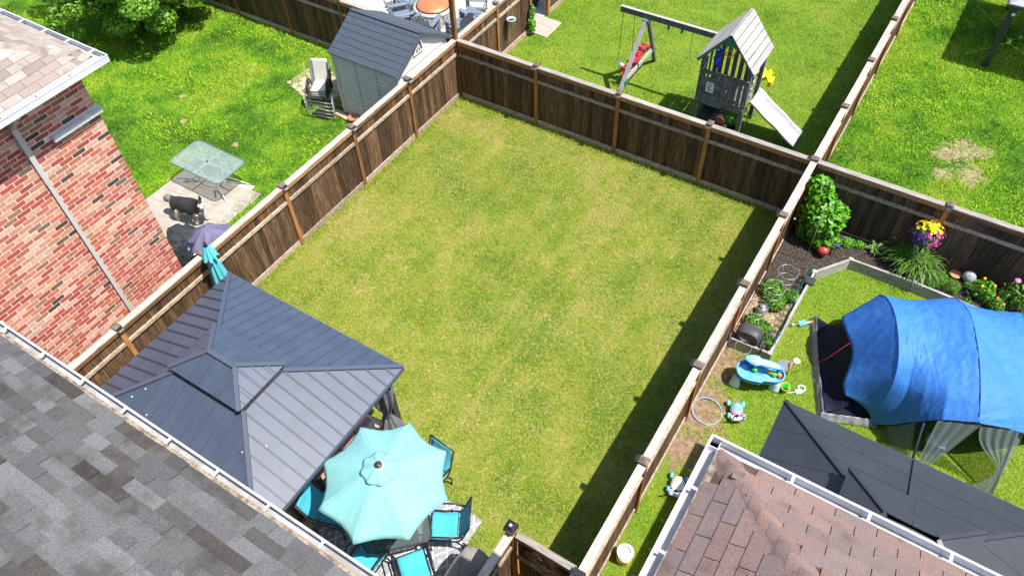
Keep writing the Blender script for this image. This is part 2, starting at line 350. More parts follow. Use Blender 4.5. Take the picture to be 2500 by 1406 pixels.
# ---------------------------------------------------------------- fences
BOARD = {}
def board_mesh(m):
    if m.name not in BOARD: BOARD[m.name] = MB().b2((-.067, -.010, .05), (.067, .010, 1.735)).mesh('board', m)
    return BOARD[m.name]
def fence(label, p0, rz, length, posts, bm, capm, light=1, caps=True, h=0., skipcap=(), rails=(1, -1), tall=None):
    """local +x runs along the fence, local +y is its left side"""
    t = thing('fence', label, 'fence', (p0[0], p0[1], 0), rz); R = t
    n = int(round(length / .142)); pitch = length / n
    for i in range(n):
        part('board', board_mesh(bm), t, ((i + .5) * pitch, random.uniform(-.004, .004), random.uniform(-.012, .004)), (0, random.uniform(-.0012, .0012), 0), (pitch / .1315, 1, 1))
    ends = [0] + [p for p in posts if 0 < p < length] + [length]
    for a, b in zip(ends[:-1], ends[1:]):
        a += .05; b -= .05
        MB().b2((a - .046, -.069, 1.764), (b + .046, .069, 1.802)).build('cap_rail', capm, t, False)
        for s in rails:
            MB().b2((a, s * .0125, 1.67), (b, s * .052, 1.759)).build('top_rail', MT['post'], t, False)
            MB().b2((a, s * .0125, 1.33), (b, s * .052, 1.41)).build('middle_rail', MT['rail'], t, False)
            MB().b2((a, s * .0125, .012), (b, s * .040, .165)).build('kick_board', MT['rail'], t, False)
    for p in posts:
        hh = 1.84 if tall is None or p not in tall else tall[p]
        q = MB().b2((p - .048, -.062, 0), (p + .048, .062, hh)).build('post', MT['post'], t, False)
        if caps and hh < 2:
            c = MB(); c.b2((p - .07, -.085, hh + .001), (p + .07, .085, hh + .028))
            c.add([(p - .07, -.085, hh + .028), (p + .07, -.085, hh + .028), (p + .07, .085, hh + .028), (p - .07, .085, hh + .028), (p, 0, hh + .05)], [(0, 1, 4), (1, 2, 4), (2, 3, 4), (3, 0, 4)])
            c.build('post_cap', MT['postcap'], q, False)
            if light:
                y = light * .085; l = MB(); l.b2((p - .05, y, hh - .05), (p + .05, y + light * .055, hh + .005)); l.build('solar_light', MT['lens'], q, False)
                MB().b2((p - .056, y - .004, hh + .007), (p + .056, y + light * .06, hh + .018)).build('light_lid', MT['black'], q, False)
    return t
bx = [2.447, 4.779, 7.103]; ly = [2.166, 4.326, 6.666, 8.983, 11.146, 13.4]; ry = [2.059, 4.203, 6.366, 8.528]
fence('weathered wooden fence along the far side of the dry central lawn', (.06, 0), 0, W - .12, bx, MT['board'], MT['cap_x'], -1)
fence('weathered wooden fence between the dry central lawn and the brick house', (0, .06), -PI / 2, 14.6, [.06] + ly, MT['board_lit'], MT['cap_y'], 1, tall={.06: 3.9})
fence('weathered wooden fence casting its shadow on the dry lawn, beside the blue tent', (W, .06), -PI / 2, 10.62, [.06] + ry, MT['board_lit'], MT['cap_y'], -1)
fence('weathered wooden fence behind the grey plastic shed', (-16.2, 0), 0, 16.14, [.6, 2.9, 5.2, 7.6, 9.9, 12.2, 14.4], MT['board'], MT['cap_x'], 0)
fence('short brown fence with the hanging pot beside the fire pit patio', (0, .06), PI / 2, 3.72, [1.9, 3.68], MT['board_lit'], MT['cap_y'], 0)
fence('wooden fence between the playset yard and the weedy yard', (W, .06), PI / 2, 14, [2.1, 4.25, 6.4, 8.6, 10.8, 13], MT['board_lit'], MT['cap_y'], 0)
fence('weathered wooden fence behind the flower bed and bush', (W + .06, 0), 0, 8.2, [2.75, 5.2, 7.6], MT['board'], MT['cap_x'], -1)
# far end of the fire pit fence beyond the path opening
fence('far piece of brown fence past the paving slabs', (0, 4.75), PI / 2, 4.5, [.05, 2.2, 4.4], MT['board_lit'], MT['cap_y'], 0)
# short fence by the gate and the gate
t = fence('short fence run with black capped post beside the gate', (8.40, -10.57), -PI / 2, 2.2, [], MT['board_lit'], MT['cap_y'], 0)
q = MB().b2((-.062, -.062, 0), (.062, .062, 1.93)).build('post', MT['post'], t, False)
q.location = (-.02, 0, 0)
c = MB(); c.b2((-.085, -.085, 1.931), (.085, .085, 2.01)); c.add([(-.075, -.075, 2.01), (.075, -.075, 2.01), (.075, .075, 2.01), (-.075, .075, 2.01), (-.03, -.03, 2.045), (.03, -.03, 2.045), (.03, .03, 2.045), (-.03, .03, 2.045)], [(0, 1, 5, 4), (1, 2, 6, 5), (2, 3, 7, 6), (3, 0, 4, 7), (4, 5, 6, 7)])
c.build('post_cap', MT['black'], q, False); MB().b2((-.022, -.022, 2.046), (.022, .022, 2.05)).build('cap_emblem', MT['lens'], q, False)
g = thing('gate', 'wooden yard gate with black diamond grille inset', 'gate', (8.50, -10.53, 0))
for i in range(7):
    x = .07 + i * .139
    if i in (2, 3, 4): MB().b2((x - .066, -.01, .06), (x + .066, .01, .95)).build('board', MT['board'], g, False)
    else: MB().b2((x - .066, -.01, .06), (x + .066, .01, 1.69)).build('board', MT['board'], g, False)
for z0, z1 in ((1.66, 1.75), (.93, 1.02), (.1, .19)): MB().b2((.0, -.055, z0), (.98, -.012, z1)).build('rail', MT['rail'], g, False)
MB().b2((-.01, -.06, 1.752), (1.0, .05, 1.79)).build('cap_rail', MT['cap_x'], g, False)
fr = MB(); D = [(.49, 1.63), (.83, 1.345), (.49, 1.04), (.15, 1.345)]
for i in range(4):
    a, b = D[i], D[(i + 1) % 4]; fr.beam((a[0], -.02, a[1]), (b[0], -.02, b[1]), .05, .09, (0, 1, 0))
fr.build('diamond_frame', MT['post'], g, False)
gl = MB()
for k in range(-2, 3):
    o = k * .11; gl.tube([(.49 + o - .2, -.02, 1.345 - .2 + abs(o) * .3), (.49 + o + .2, -.02, 1.345 + .2 - abs(o) * .3)], .007, 5); gl.tube([(.49 + o - .2, -.02, 1.345 + .2 - abs(o) * .3), (.49 + o + .2, -.02, 1.345 - .2 + abs(o) * .3)], .007, 5)
gl.build('grille', MT['black'], g, False)
for s in (0, 1):
    MB().slab([(.0 if s == 0 else .98, -.008, z) for z in (1.02,)] + [(.14 if s == 0 else .84, -.008, 1.345), (.0 if s == 0 else .98, -.008, 1.66), (.40 if s == 0 else .58, -.008, 1.62), (.15 if s == 0 else .83, -.008, 1.38)][:2], (0, 1, 0), .012).build('filler_board', MT['board'], g, False)
pe = thing('gate_post', 'black capped post at the near end of the shadow casting fence', 'post', (W - .02, -10.62, 0))
MB().b2((-.06, -.06, 0), (.06, .06, 1.80)).build('shaft', MT['post'], pe, False); MB().b2((-.1, -.085, 1.801), (.09, .085, 1.885)).build('cap', MT['black'], pe, False)

# ---------------------------------------------------------------- roofs with shingles
def gutter(parent, a, b, out, wdt=.125, hgt=.11, hang=.62, phase=.3):
    """open trough from a to b (points on the fascia side), out = horizontal unit vector away from the roof; z = lip"""
    a = Vector(a); b = Vector(b); o = Vector(out); d = (b - a).normalized(); L = (b - a).length
    g = MB(); th = .006; dz = Vector((0, 0, hgt))
    def wall(p0, p1, dirv, h): # vertical plate
        g.slab([p0, p1, p1 - h, p0 - h], dirv, th)
    wall(a - Vector((0, 0, .03)), b - Vector((0, 0, .03)), o, dz - Vector((0, 0, .03))); wall(a + o * wdt, b + o * wdt, -o, dz)
    # front lip
    g.slab([a + o * (wdt - .014), b + o * (wdt - .014), b + o * (wdt + .006), a + o * (wdt + .006)], Vector((0, 0, 1)), .008)
    gu = g.build('gutter', MT['gutter'], parent)
    MB().slab([a - dz + o * th, b - dz + o * th, b - dz + o * (wdt - th), a - dz + o * (wdt - th)], Vector((0, 0, 1)), .012).build('trough_floor', MT['gutter_in'], gu)
    s = phase
    while s < L - .1:
        p = a + d * s; h = MB(); h.beam(p - o * .015 + Vector((0, 0, .004)), p + o * (wdt - .015) + Vector((0, 0, .004)), .022, .016); h.build('gutter_hanger', MT['white'], gu); s += hang
    return gu
def shingle_rows(org, ex, ey, ez, umin, umax, vmax, expo, tabs, colfn, clip=None, thick=.009, gap=.006):
    """rows run along ex, climb along ey; returns pieces"""
    out = []; org = Vector(org); ex = Vector(ex); ey = Vector(ey); ez = Vector(ez); r = 0; v = 0.
    tilt = Matrix.Rotation(0, 3, 'X')
    while v < vmax:
        u = umin - random.uniform(0, .3) if not isinstance(tabs, float) else umin - (.5 * tabs if r % 2 else 0)
        while u < umax:
            wd = tabs if isinstance(tabs, float) else random.choice(tabs) * random.uniform(.9, 1.1)
            um = u + wd / 2
            if clip is None or clip(um, v + expo / 2):
                th = thick * (1 if isinstance(tabs, float) else random.choice((.55, 1., 1.5)))
                e2 = (ey + ez * (-th / (expo))).normalized() ; e3 = ex.cross(e2) * (1 if ex.cross(ey).dot(ez) > 0 else -1)
                c = org + ex * um + ey * (v + expo / 2) + ez * (th * .5)
                out.append((c, axes(ex, e2, e3, wd - gap, expo * 1.12, th), colfn(um, v)))
            u += wd
        v += expo; r += 1
    return out

# grey roofed house under the camera (the yard's own house)
EZ = 6.5; EY = -13.15; sl = math.radians(24)
gh = thing('house', 'house with grey shingle roof and white gutter in the bottom left corner', 'house', (3, -16, 0))
MB().b2((-3.4, -24, 0), (9.1, EY - .45, EZ - .22)).build('wall', MT['brick_f'] if 0 else mat('buff_brick_wall', (.42, .30, .22), (.34, .23, .17), scale=6, rough=.9), gh)
MB().b2((-3.9, EY - .55, EZ - .22), (9.6, EY - .005, EZ - .19)).build('soffit', MT['white'], gh)
MB().b2((-3.9, EY - .03, EZ - .20), (9.6, EY - .006, EZ - .005)).build('fascia', MT['white'], gh)
cs, sn = math.cos(sl), math.sin(sl)
dk = MB(); dk.slab([(-3.9, EY - .006, EZ), (9.6, EY - .006, EZ), (9.6, EY - 5.6 * cs, EZ + 5.6 * sn), (-3.9, EY - 5.6 * cs, EZ + 5.6 * sn)], (0, sn, cs), -.03); roof = dk.build('roof', mat('roof_underlay', (.10, .10, .10), rough=.95), gh)
MB().slab([(-3.9, EY - .03, EZ + .018), (9.6, EY - .03, EZ + .018), (9.6, EY + .022, EZ - .003), (-3.9, EY + .022, EZ - .003)], (0, sn, cs), .006).build('drip_edge', MT['debris'], roof)
def greycol(u, v):
    r = random.random(); n = mnoise.noise(Vector((u * .7, v * 1.1, 3.3)))
    b = .125 + .034 * random.uniform(-1, 1) + .02 * n
    if r < .14: k = random.uniform(.42, .6); return (b * k * 1.1, b * k * 1.0, b * k * .94)
    if r < .45: k = random.uniform(.7, .88); return (b * k * 1.03, b * k, b * k * .98)
    return (b, b * 1.0, b * 1.02)
pieces('shingle', roof, shingle_rows((0, EY - .03, EZ + .015), (1, 0, 0), (0, -cs, sn), (0, sn, cs), -3.9, 9.55, 5.4, .143, [.2, .24, .3, .36, .44], greycol, gap=.002, thick=.012), MT['shingle_g'], MT['shingle_gf'])
gutter(gh, (-3.9, EY, EZ - .012), (9.6, EY, EZ - .012), (0, 1, 0), wdt=.105, hang=.66, phase=.2)

# brown roofed house, bottom right
BZ = 7.2; BX = 10.745; BY = -10.71; bs = math.radians(30); cb, sb = math.cos(bs), math.sin(bs)
bh = thing('house', 'house with reddish brown shingle roof in the bottom right corner', 'house', (13, -13, 0))
GX, GY = BX + .092, BY - .092          # roof edge behind the gutter
MB().b2((GX + .35, -24, 0), (21, GY - .35, BZ - .2)).build('wall', bpy.data.materials['buff_brick_wall'], bh)
MB().b2((GX + .02, -24, BZ - .2), (21, GY - .02, BZ - .17)).build('soffit', MT['white'], bh)
f_ = MB(); f_.b2((GX + .004, GY - .024, BZ - .18), (21, GY - .006, BZ + .0)); f_.b2((GX + .006, -24, BZ - .18), (GX + .024, GY - .03, BZ + .0)); f_.build('fascia', MT['white'], bh)
TT = 4.6
rd = MB(); rd.slab([(GX + .03, GY - .03, BZ), (GX + .03 + TT, GY - .03 - TT, BZ + TT * sb / cb), (21, GY - .03 - TT, BZ + TT * sb / cb), (21, GY - .03, BZ)], (0, sb, cb), -.02)
rd.slab([(GX + .03, GY - .03, BZ), (GX + .03, -24, BZ), (GX + .03 + TT, -24, BZ + TT * sb / cb), (GX + .03 + TT, GY - .03 - TT, BZ + TT * sb / cb)], (-sb, 0, cb), -.02)
broof = rd.build('roof', mat('brown_roof_underlay', (.085, .05, .04), rough=.95), bh)
def browncol(u, v):
    r = random.random(); b = random.uniform(.92, 1.08)
    if r < .16: return (.29 * b, .185 * b, .155 * b)
    if r < .45: return (.215 * b, .162 * b, .152 * b)
    return (.245 * b, .168 * b, .152 * b)
A = shingle_rows((GX + .03, GY - .03, BZ + .004), (1, 0, 0), (0, -cb, sb), (0, sb, cb), 0, 6.6, 4.4, .143, .325, browncol, clip=lambda u, v: u > v * cb + .13, gap=.007)
B = shingle_rows((GX + .03, GY - .03, BZ + .004), (0, -1, 0), (cb, 0, sb), (-sb, 0, cb), 0, 5.2, 4.4, .143, .325, browncol, clip=lambda u, v: u > v * cb + .13, gap=.007)
pieces('shingle', broof, A + B, MT['shingle'], MT['shingle_f'])
hipd = Vector((1, -1, sb / cb)).normalized(); hv = Vector((GX + .05, GY - .05, BZ + .02))
for i in range(30):
    p0 = hv + hipd * (i * .145 - .05) + Vector((0, 0, .006)); p1 = p0 + hipd * .2 - Vector((0, 0, .005)); sA = Vector((.72, 0.0, 0)); col = browncol(0, 0); hcap = MB()
    wA, wB = Vector((.19, 0, -.016)), Vector((0, -.19, -.016)); up = Vector((0, 0, .016))
    hcap.add([p0 + wA, p0 + wA * .5 + up * .62, p0 + up, p0 + wB * .5 + up * .62, p0 + wB, p1 + wA, p1 + wA * .5 + up * .62, p1 + up, p1 + wB * .5 + up * .62, p1 + wB], [(0, 1, 6, 5), (1, 2, 7, 6), (2, 3, 8, 7), (3, 4, 9, 8)], True); hcap.add([p0 + wA, p0 + wA * .5 + up * .62, p0 + up, p0 + wB * .5 + up * .62, p0 + wB], [(4, 3, 2, 1, 0)])
    o = hcap.build('hip_shingle', MT['shingle'], broof); o.color = (*col, 1)
gutter(bh, (GX - .09, GY, BZ - .012), (21, GY, BZ - .012), (0, 1, 0), wdt=.092, hang=.62, phase=.72)
gutter(bh, (GX, -24, BZ - .012), (GX, GY + .09, BZ - .012), (-1, 0, 0), wdt=.092, hang=.62, phase=.35)
MB().slab([(GX + .002, GY - .02, BZ - .001), (GX + .002, -24, BZ - .001), (GX + .06, -24, BZ + .02), (GX + .06, GY - .06, BZ + .02)], (-sb, 0, cb), .004).build('dirty_roof_edge', MT['debris'], broof)

# brick house at the left
HX = -.9; HY = -9.02; HZ = 6.08
rh = thing('house', 'red brick house with taupe shingle roof and white downspout', 'house', (-5, -13, 0))
MB().b2((-11, -19, 0), (HX - .012, HY - .012, HZ)).build('wall', MT['mortar'], rh)
wall = kids(rh)[0]
pal = [((.40, .10, .07), 5), ((.35, .085, .068), 3), ((.45, .145, .095), 5), ((.50, .225, .155), 4), ((.55, .30, .215), 4), ((.58, .38, .29), 2.5), ((.30, .17, .11), .5), ((.085, .06, .048), .75), ((.17, .115, .08), .6)]
pc = [p[0] for p in pal]; pw = [p[1] for p in pal]
def bcol():
    c = random.choices(pc, pw)[0]; k = random.uniform(1.0, 1.3); return tuple(v * k for v in c)
items = []; cz = .0895; bl = .262
for r in range(int(HZ / cz)):
    zc = r * cz + cz / 2
    sill = 5.02 < zc < 5.2
    y = HY - (0 if r % 2 else bl / 2) + bl / 2
    if r % 2 == 0: items.append(((HX - .0225, HY - bl / 4, zc), axes((1, 0, 0), (0, 1, 0), (0, 0, 1), .03, bl / 2 - .016, cz - .017), bcol()))
    yy = HY - (0 if r % 2 else bl / 2)
    while yy > -15.2:
        yc = yy - bl / 2
        if not (5.07 < zc < 5.17 and HY - .95 < yc < HY):
            items.append(((HX - .0225 + random.uniform(-.0015, .0015), yc, zc), axes((1, 0, 0), (0, 1, 0), (0, 0, 1), .03, bl - .016, cz - .017), bcol()))
        yy -= bl
    # end wall returns
    if r % 3 == 0 or True:
        xx = HX - (.0 if r % 2 else .06)
items = [i for i in items if seen(i[0], 60) or random.random() < .15]
pieces('brick', wall, items, MT['brick'], MT['brick_f'])
MB().box((HX + .035, HY - .45, 5.12), (.10, .98, .105), ry=.12).build('stone_ledge', MT['stone'], wall)
# soldier bricks under ledge
for i in range(11):
    o = part('brick', MB().box((0, 0, 0), (.03, .072, .075)).mesh('soldier_brick', MT['brick']), wall, Vector((HX - .018, HY - .05 - i * .088, 5.015)) - rh.location, col=bcol())
ds = MB(); ds.b2((HX + .016, -10.445, .1), (HX + .07, -10.372, 4.55)); ds.build('downspout', MT['spout'], rh)
d2 = MB(); d2.b2((HX + .014, -10.452, 4.5), (HX + .076, -10.365, 5.7)); d2.beam((HX + .05, -10.41, 5.66), (HX + .4, -10.41, 6.0), .075, .09, (0, 1, 0)); d2.build('downspout', MT['spout'], rh)
MB().lathe([(.045, 0), (.045, .05)], (HX + .06, -10.27, 5.75), 12).build('pipe_stub', MT['white'], rh)
rs = math.radians(27); cr, sr = math.cos(rs), math.sin(rs); RX, RY = HX + .415, HY + .21; RZ = 6.17
MB().b2((-11, -19, HZ), (RX - .01, RY - .01, HZ + .03)).build('soffit', MT['white'], rh)
ff = MB(); ff.b2((RX - .03, -19, HZ + .031), (RX - .006, RY - .006, RZ + .0)); ff.b2((-11, RY - .03, HZ + .031), (RX - .031, RY - .006, RZ)); ff.build('fascia', MT['white'], rh)
T3 = 4.; rr = MB()
rr.slab([(RX - .02, RY - .02, RZ), (RX - .02, -19, RZ), (RX - .02 - T3, -19, RZ + T3 * sr / cr), (RX - .02 - T3, RY - .02 - T3, RZ + T3 * sr / cr)], (sr, 0, cr), -.02)
rr.slab([(RX - .02, RY - .02, RZ), (RX - .02 - T3, RY - .02 - T3, RZ + T3 * sr / cr), (-11, RY - .02 - T3, RZ + T3 * sr / cr), (-11, RY - .02, RZ)], (0, sr, cr), -.02)
rroof = rr.build('roof', mat('taupe_underlay', (.2, .17, .15), rough=.95), rh)
def taupe(u, v):
    b = random.uniform(.82, 1.1); r = random.random()
    return (.36 * b, .31 * b, .275 * b) if r < .6 else ((.30 * b, .245 * b, .215 * b) if r < .85 else (.42 * b, .37 * b, .33 * b))
A = shingle_rows((RX - .02, RY - .02, RZ + .004), (0, -1, 0), (-cr, 0, sr), (sr, 0, cr), 0, 4.2, 3.2, .143, .325, taupe, clip=lambda u, v: u > v * cr + .12, gap=.007)
B = shingle_rows((RX - .02, RY - .02, RZ + .004), (-1, 0, 0), (0, -cr, sr), (0, sr, cr), 0, 6.5, 3.2, .143, .325, taupe, clip=lambda u, v: u > v * cr + .12, gap=.007)
A = [i for i in A if seen(i[0], 40)]; B = [i for i in B if seen(i[0], 40)]
pieces('shingle', rroof, A + B, MT['shingle'], MT['shingle_f'])
hipd = Vector((-1, -1, sr / cr)).normalized(); hv = Vector((RX - .04, RY - .04, RZ + .02))
for i in range(24):
    p0 = hv + hipd * (i * .145 - .03) + Vector((0, 0, .006)); p1 = p0 + hipd * .2 - Vector((0, 0, .006)); hcap = MB(); up = Vector((0, 0, .035)); wA, wB = Vector((-.17, 0, -.014)), Vector((0, -.17, -.014))
    hcap.add([p0 + wA, p0 + up, p0 + wB, p1 + wA, p1 + up, p1 + wB], [(0, 1, 4, 3), (1, 2, 5, 4)], True); hcap.add([p0 + wA, p0 + up, p0 + wB], [(2, 1, 0)]); o = hcap.build('hip_shingle', MT['shingle'], rroof); o.color = (*taupe(0, 0), 1)
gutter(rh, (RX, -19, RZ - .01), (RX, RY + .12, RZ - .01), (1, 0, 0), hang=.62, phase=.35)
gutter(rh, (-11, RY, RZ - .01), (RX + .12, RY, RZ - .01), (0, 1, 0), hang=.62, phase=.4)

# ---------------------------------------------------------------- hip roofed gazebos
def hip_strips(parent, name, x0, x1, y0, y1, z0, k, T, pitch, m, rib, ribm=None, th=.012, sides='NESW', rw=.022):
    """roof of a rectangle: every side is cut into strips running up the slope, clipped by the hips and by the height T"""
    for sd in sides:
        if sd in 'NS': Ln = x1 - x0
        else: Ln = y1 - y0
        def P(s, t, up=0.):
            z = z0 + k * t
            if sd == 'N': p = Vector((x0 + s, y1 - t, z)); nr = Vector((0, k, 1))
            elif sd == 'S': p = Vector((x0 + s, y0 + t, z)); nr = Vector((0, -k, 1))
            elif sd == 'E': p = Vector((x1 - t, y0 + s, z)); nr = Vector((k, 0, 1))
            else: p = Vector((x0 + t, y0 + s, z)); nr = Vector((-k, 0, 1))
            return p + nr.normalized() * up
        nr = (P(.5, .1, 1) - P(.5, .1))
        n = max(1, round(Ln / pitch)); pw = Ln / n
        for i in range(n):
            a, b = i * pw, (i + 1) * pw; g = .003; a += g; b -= g
            f = lambda s: max(.0, min(s - .012, Ln - s - .012, T))
            ss = sorted({a, b} | {q for q in (T, Ln - T, Ln / 2) if a < q < b}, reverse=True)
            pts = [P(a, 0), P(b, 0)] + [P(s, f(s)) for s in ss if f(s) > .004]
            if len(pts) < 3: continue
            q = MB().slab(pts, nr, th).build(name, m, parent)
            if rib and i < n - 1:
                e = f((i + 1) * pw)
                if e > .05: MB().beam(P((i + 1) * pw, .0, th + .01), P((i + 1) * pw, e, th + .01), rw, .02, nr).build('seam', ribm or m, q)
def hips(parent, x0, x1, y0, y1, z0, k, T, m, wd=.07):
    for cx, cy, dx, dy in ((x0, y0, 1, 1), (x1, y0, -1, 1), (x1, y1, -1, -1), (x0, y1, 1, -1)):
        MB().beam((cx, cy, z0 + .03), (cx + dx * T, cy + dy * T, z0 + k * T + .03), wd, .035).build('hip_cap', m, parent)

kg = dict(rough=.47, spec=.5)
MT['slate'] = mat('slate_painted_steel', (.055, .075, .12), (.045, .062, .098), scale=2.5, **kg)
MT['slate2'] = mat('slate_trim', (.062, .078, .115), **kg); MT['rib'] = mat('slate_seam_shaded', (.03, .036, .052), **kg)  # rib: darker seam colour, carries the shading of the east and west seams
MT['bird'] = mat('bird_dropping', (.75, .74, .7), rough=.9)
gx0, gx1, gy0, gy1, gz, gk = 1.22, 5.37, -12.75, -9.2, 2.2, .42
gz_ = thing('gazebo', 'slate blue steel roofed gazebo with cupola on the central patio', 'gazebo', (3.3, -11, 0))
hip_strips(gz_, 'roof_panel', gx0, gx1, gy0, gy1, gz, gk, 1.33, .22, MT['slate'], True, MT['rib'], sides='EW', rw=.03)
hip_strips(gz_, 'roof_panel', gx0, gx1, gy0, gy1, gz, gk, 1.33, .235, MT['slate'], True, MT['slate2'], sides='NS', rw=.008)  # north and south seams thin and trim coloured, fainter lighting put into them
hips(gz_, gx0, gx1, gy0, gy1, gz, gk, 1.33, MT['slate2'])
hz = gz + gk * 1.33
cu = MB(); cu.b2((2.72, -11.3, hz - .05), (3.88, -10.7, hz + .15)); cup = cu.build('cupola', MT['slate2'], gz_)
ux0, ux1, uy0, uy1, uz, uk = 2.47, 4.06, -11.5, -10.47, hz + .13, .42
hip_strips(cup, 'cupola_panel', ux0, ux1, uy0, uy1, uz, uk, .52, .24, MT['slate'], False)
for cx, cy, dx, dy in ((ux0, uy0, 1, 1), (ux1, uy0, -1, 1), (ux1, uy1, -1, -1), (ux0, uy1, 1, -1)):
    MB().beam((cx, cy, uz + .025), (cx + dx * .515, cy + dy * .515, uz + uk * .515 + .025), .07, .035).build('hip_cap', MT['slate2'], cup)
MB().beam((ux0 + .5, -11.005, uz + uk * .515 + .03), (ux1 - .5, -11.005, uz + uk * .515 + .03), .08, .04).build('ridge_cap', MT['slate2'], cup)
for i in range(5):                               # raised seams of the lit cupola side
    s = -11.52 + .17 * (i + 1); e = min(s + 11.52, -10.49 - s) - .02
    MB().beam((ux1, s, uz + .03), (ux1 - e, s, uz + uk * e + .03), .018, .018).build('seam', MT['slate2'], cup)
for a, b in (((gx0, gy0), (gx1, gy0)), ((gx1, gy0), (gx1, gy1)), ((gx1, gy1), (gx0, gy1)), ((gx0, gy1), (gx0, gy0))):
    MB().beam((*a, gz - .035), (*b, gz - .035), .05, .07).build('eave_trim', MT['slate2'], gz_)
px = [(gx0 + .28, gy0 + .28), (gx1 - .28, gy0 + .28), (gx1 - .28, gy1 - .2), (gx0 + .28, gy1 - .2)]
for i, (a, b) in enumerate(px):
    p = MB().b2((a - .06, b - .06, 0), (a + .06, b + .06, gz - .08)).build('post', MT['dark'], gz_)
    MB().b2((a - .11, b - .11, .0), (a + .11, b + .11, .05)).build('post_foot', MT['dark'], p)
for i in range(4):
    a, b = px[i], px[(i + 1) % 4]; MB().beam((*a, gz - .16), (*b, gz - .16), .08, .16).build('beam', MT['dark'], gz_)
for k_, (x, y, f) in enumerate(((2.05, -12.1, 'S'), (2.5, -12.2, 'S'), (4.62, -11.62, 'E'), (3.9, -12.35, 'S'), (4.4, -11.9, 'S'), (2.2, -11.9, 'S'))):
    t_ = y - gy0 if f == 'S' else gx1 - x; MB().blob((x, y, gz + gk * t_ + .02), .014, k_, .6, 8, 5, (1.3, .8, .25)).build('bird_dropping', MT['bird'], gz_)
# tied curtain at the lawn corner
def curtain(parent, x, y, m):
    def fn(u, v):
        z = 2.0 - 1.85 * v; tie = math.exp(-((z - 1.05) / .33) ** 2); r = .17 - .115 * tie + (.05 * (v > .55) * (v - .55) * 2)
        a = 2 * PI * u; rr = r * (1 + .22 * math.sin(a * 7) + .1 * math.sin(a * 11 + 1)); return (x + rr * math.cos(a) * 1.15, y - .05 + rr * math.sin(a), z)
    c = MB().grid(fn, 56, 22).build('curtain', m, parent)
    MB().tube([(x + .075 * math.cos(a), y - .05 + .07 * math.sin(a), 1.05) for a in np.linspace(0, 2 * PI, 14)[:-1]], .014, 6, closed=True).build('tie', MT['dark'], c)
MT['curtain'] = mat('grey_curtain', (.17, .17, .185), (.12, .12, .135), rough=.8, scale=8)
curtain(gz_, gx1 - .24, gy1 - .36, MT['curtain'])

# black gazebo of the right yard
MT['blk'] = mat('charcoal_steel_roof', (.030, .034, .042), (.025, .028, .035), scale=2, rough=.45, spec=.55)
bg_ = thing('gazebo', 'charcoal hard top gazebo beside the blue tent', 'gazebo', (13.2, -8.2, 0))
qx0, qx1, qy0, qy1, qz, qk = 11.146, 15.2, -10.0, -6.58, 2.3, .45
hip_strips(bg_, 'roof_panel', qx0, qx1, qy0, qy1, qz, qk, 1.25, .58, MT['blk'], False, th=.012, sides='EW')
hip_strips(bg_, 'roof_panel', qx0, qx1, qy0, qy1, qz, qk, 1.25, 2.03, MT['blk'], False, th=.012, sides='NS')
hips(bg_, qx0, qx1, qy0, qy1, qz, qk, 1.27, MT['blk'], .06)
for t_ in (.42, .84): MB().beam((qx0 + t_, qy1 - t_, qz + qk * t_ + .012), (qx1 - t_, qy1 - t_, qz + qk * t_ + .012), .02, .012, (0, qk, 1)).build('panel_lap', MT['blk'], bg_)
MB().beam((13.17, qy1 - .01, qz + .03), (13.17, qy1 - 1.24, qz + .03 + qk * 1.23), .075, .05, (0, qk, 1)).build('seam_cover', MT['blk'], bg_)
qh = qz + qk * 1.25
c2 = MB().b2((qx0 + 1.45, qy0 + 1.45, qh - .05), (qx1 - 1.45, qy1 - 1.45, qh + .22)).build('cupola', MT['blk'], bg_)
hip_strips(c2, 'cupola_panel', qx0 + 1.13, qx1 - 1.13, qy0 + 1.13, qy1 - 1.13, qh + .2, qk, .56, .9, MT['blk'], False)
for cx, cy, dx, dy in ((qx0 + 1.13, qy0 + 1.13, 1, 1), (qx1 - 1.13, qy0 + 1.13, -1, 1), (qx1 - 1.13, qy1 - 1.13, -1, -1), (qx0 + 1.13, qy1 - 1.13, 1, -1)):
    MB().beam((cx, cy, qh + .225), (cx + dx * .57, cy + dy * .57, qh + .225 + qk * .57), .06, .035).build('hip_cap', MT['blk'], c2)
for a, b in (((qx0, qy0), (qx1, qy0)), ((qx1, qy0), (qx1, qy1)), ((qx1, qy1), (qx0, qy1)), ((qx0, qy1), (qx0, qy0))):
    MB().beam((*a, qz - .035), (*b, qz - .035), .05, .07).build('eave_trim', MT['blk'], bg_)
for a, b in ((qx0 + .3, qy0 + .3), (qx1 - .3, qy0 + .3), (qx1 - .3, qy1 - .3), (qx0 + .3, qy1 - .3)): MB().b2((a - .06, b - .06, 0), (a + .06, b + .06, qz - .08)).build('post', MT['blk'], bg_)
# far gazebo at the top right
MT['gtop'] = mat('grey_canopy', (.30, .30, .33), rough=.6)
fg = thing('gazebo', 'grey canopy gazebo shading the weedy yard at the top right', 'gazebo', (13.8, 10.3, 0))
hip_strips(fg, 'roof_panel', 12.0, 15.6, 8.4, 12.2, 1.95, .4, 1.75, 1.8, MT['gtop'], False)
for a, b in ((12.16, 8.56), (12.16, 12.0), (15.3, 8.56), (15.3, 12.0)):
    pp = MB().b2((a - .09, b - .09, 0), (a + .09, b + .09, 1.9)).build('post', MT['dark'], fg)
    MB().blob((a + .05, b - .12, 1.68), .05, 1, .05, 10, 7).build('globe_light', MT['white'], pp)
MB().b2((11.95, 8.35, 1.87), (15.65, 8.41, 1.945)).build('eave_trim', MT['dark'], fg); MB().b2((11.95, 8.411, 1.87), (12.01, 12.2, 1.945)).build('eave_trim', MT['dark'], fg)

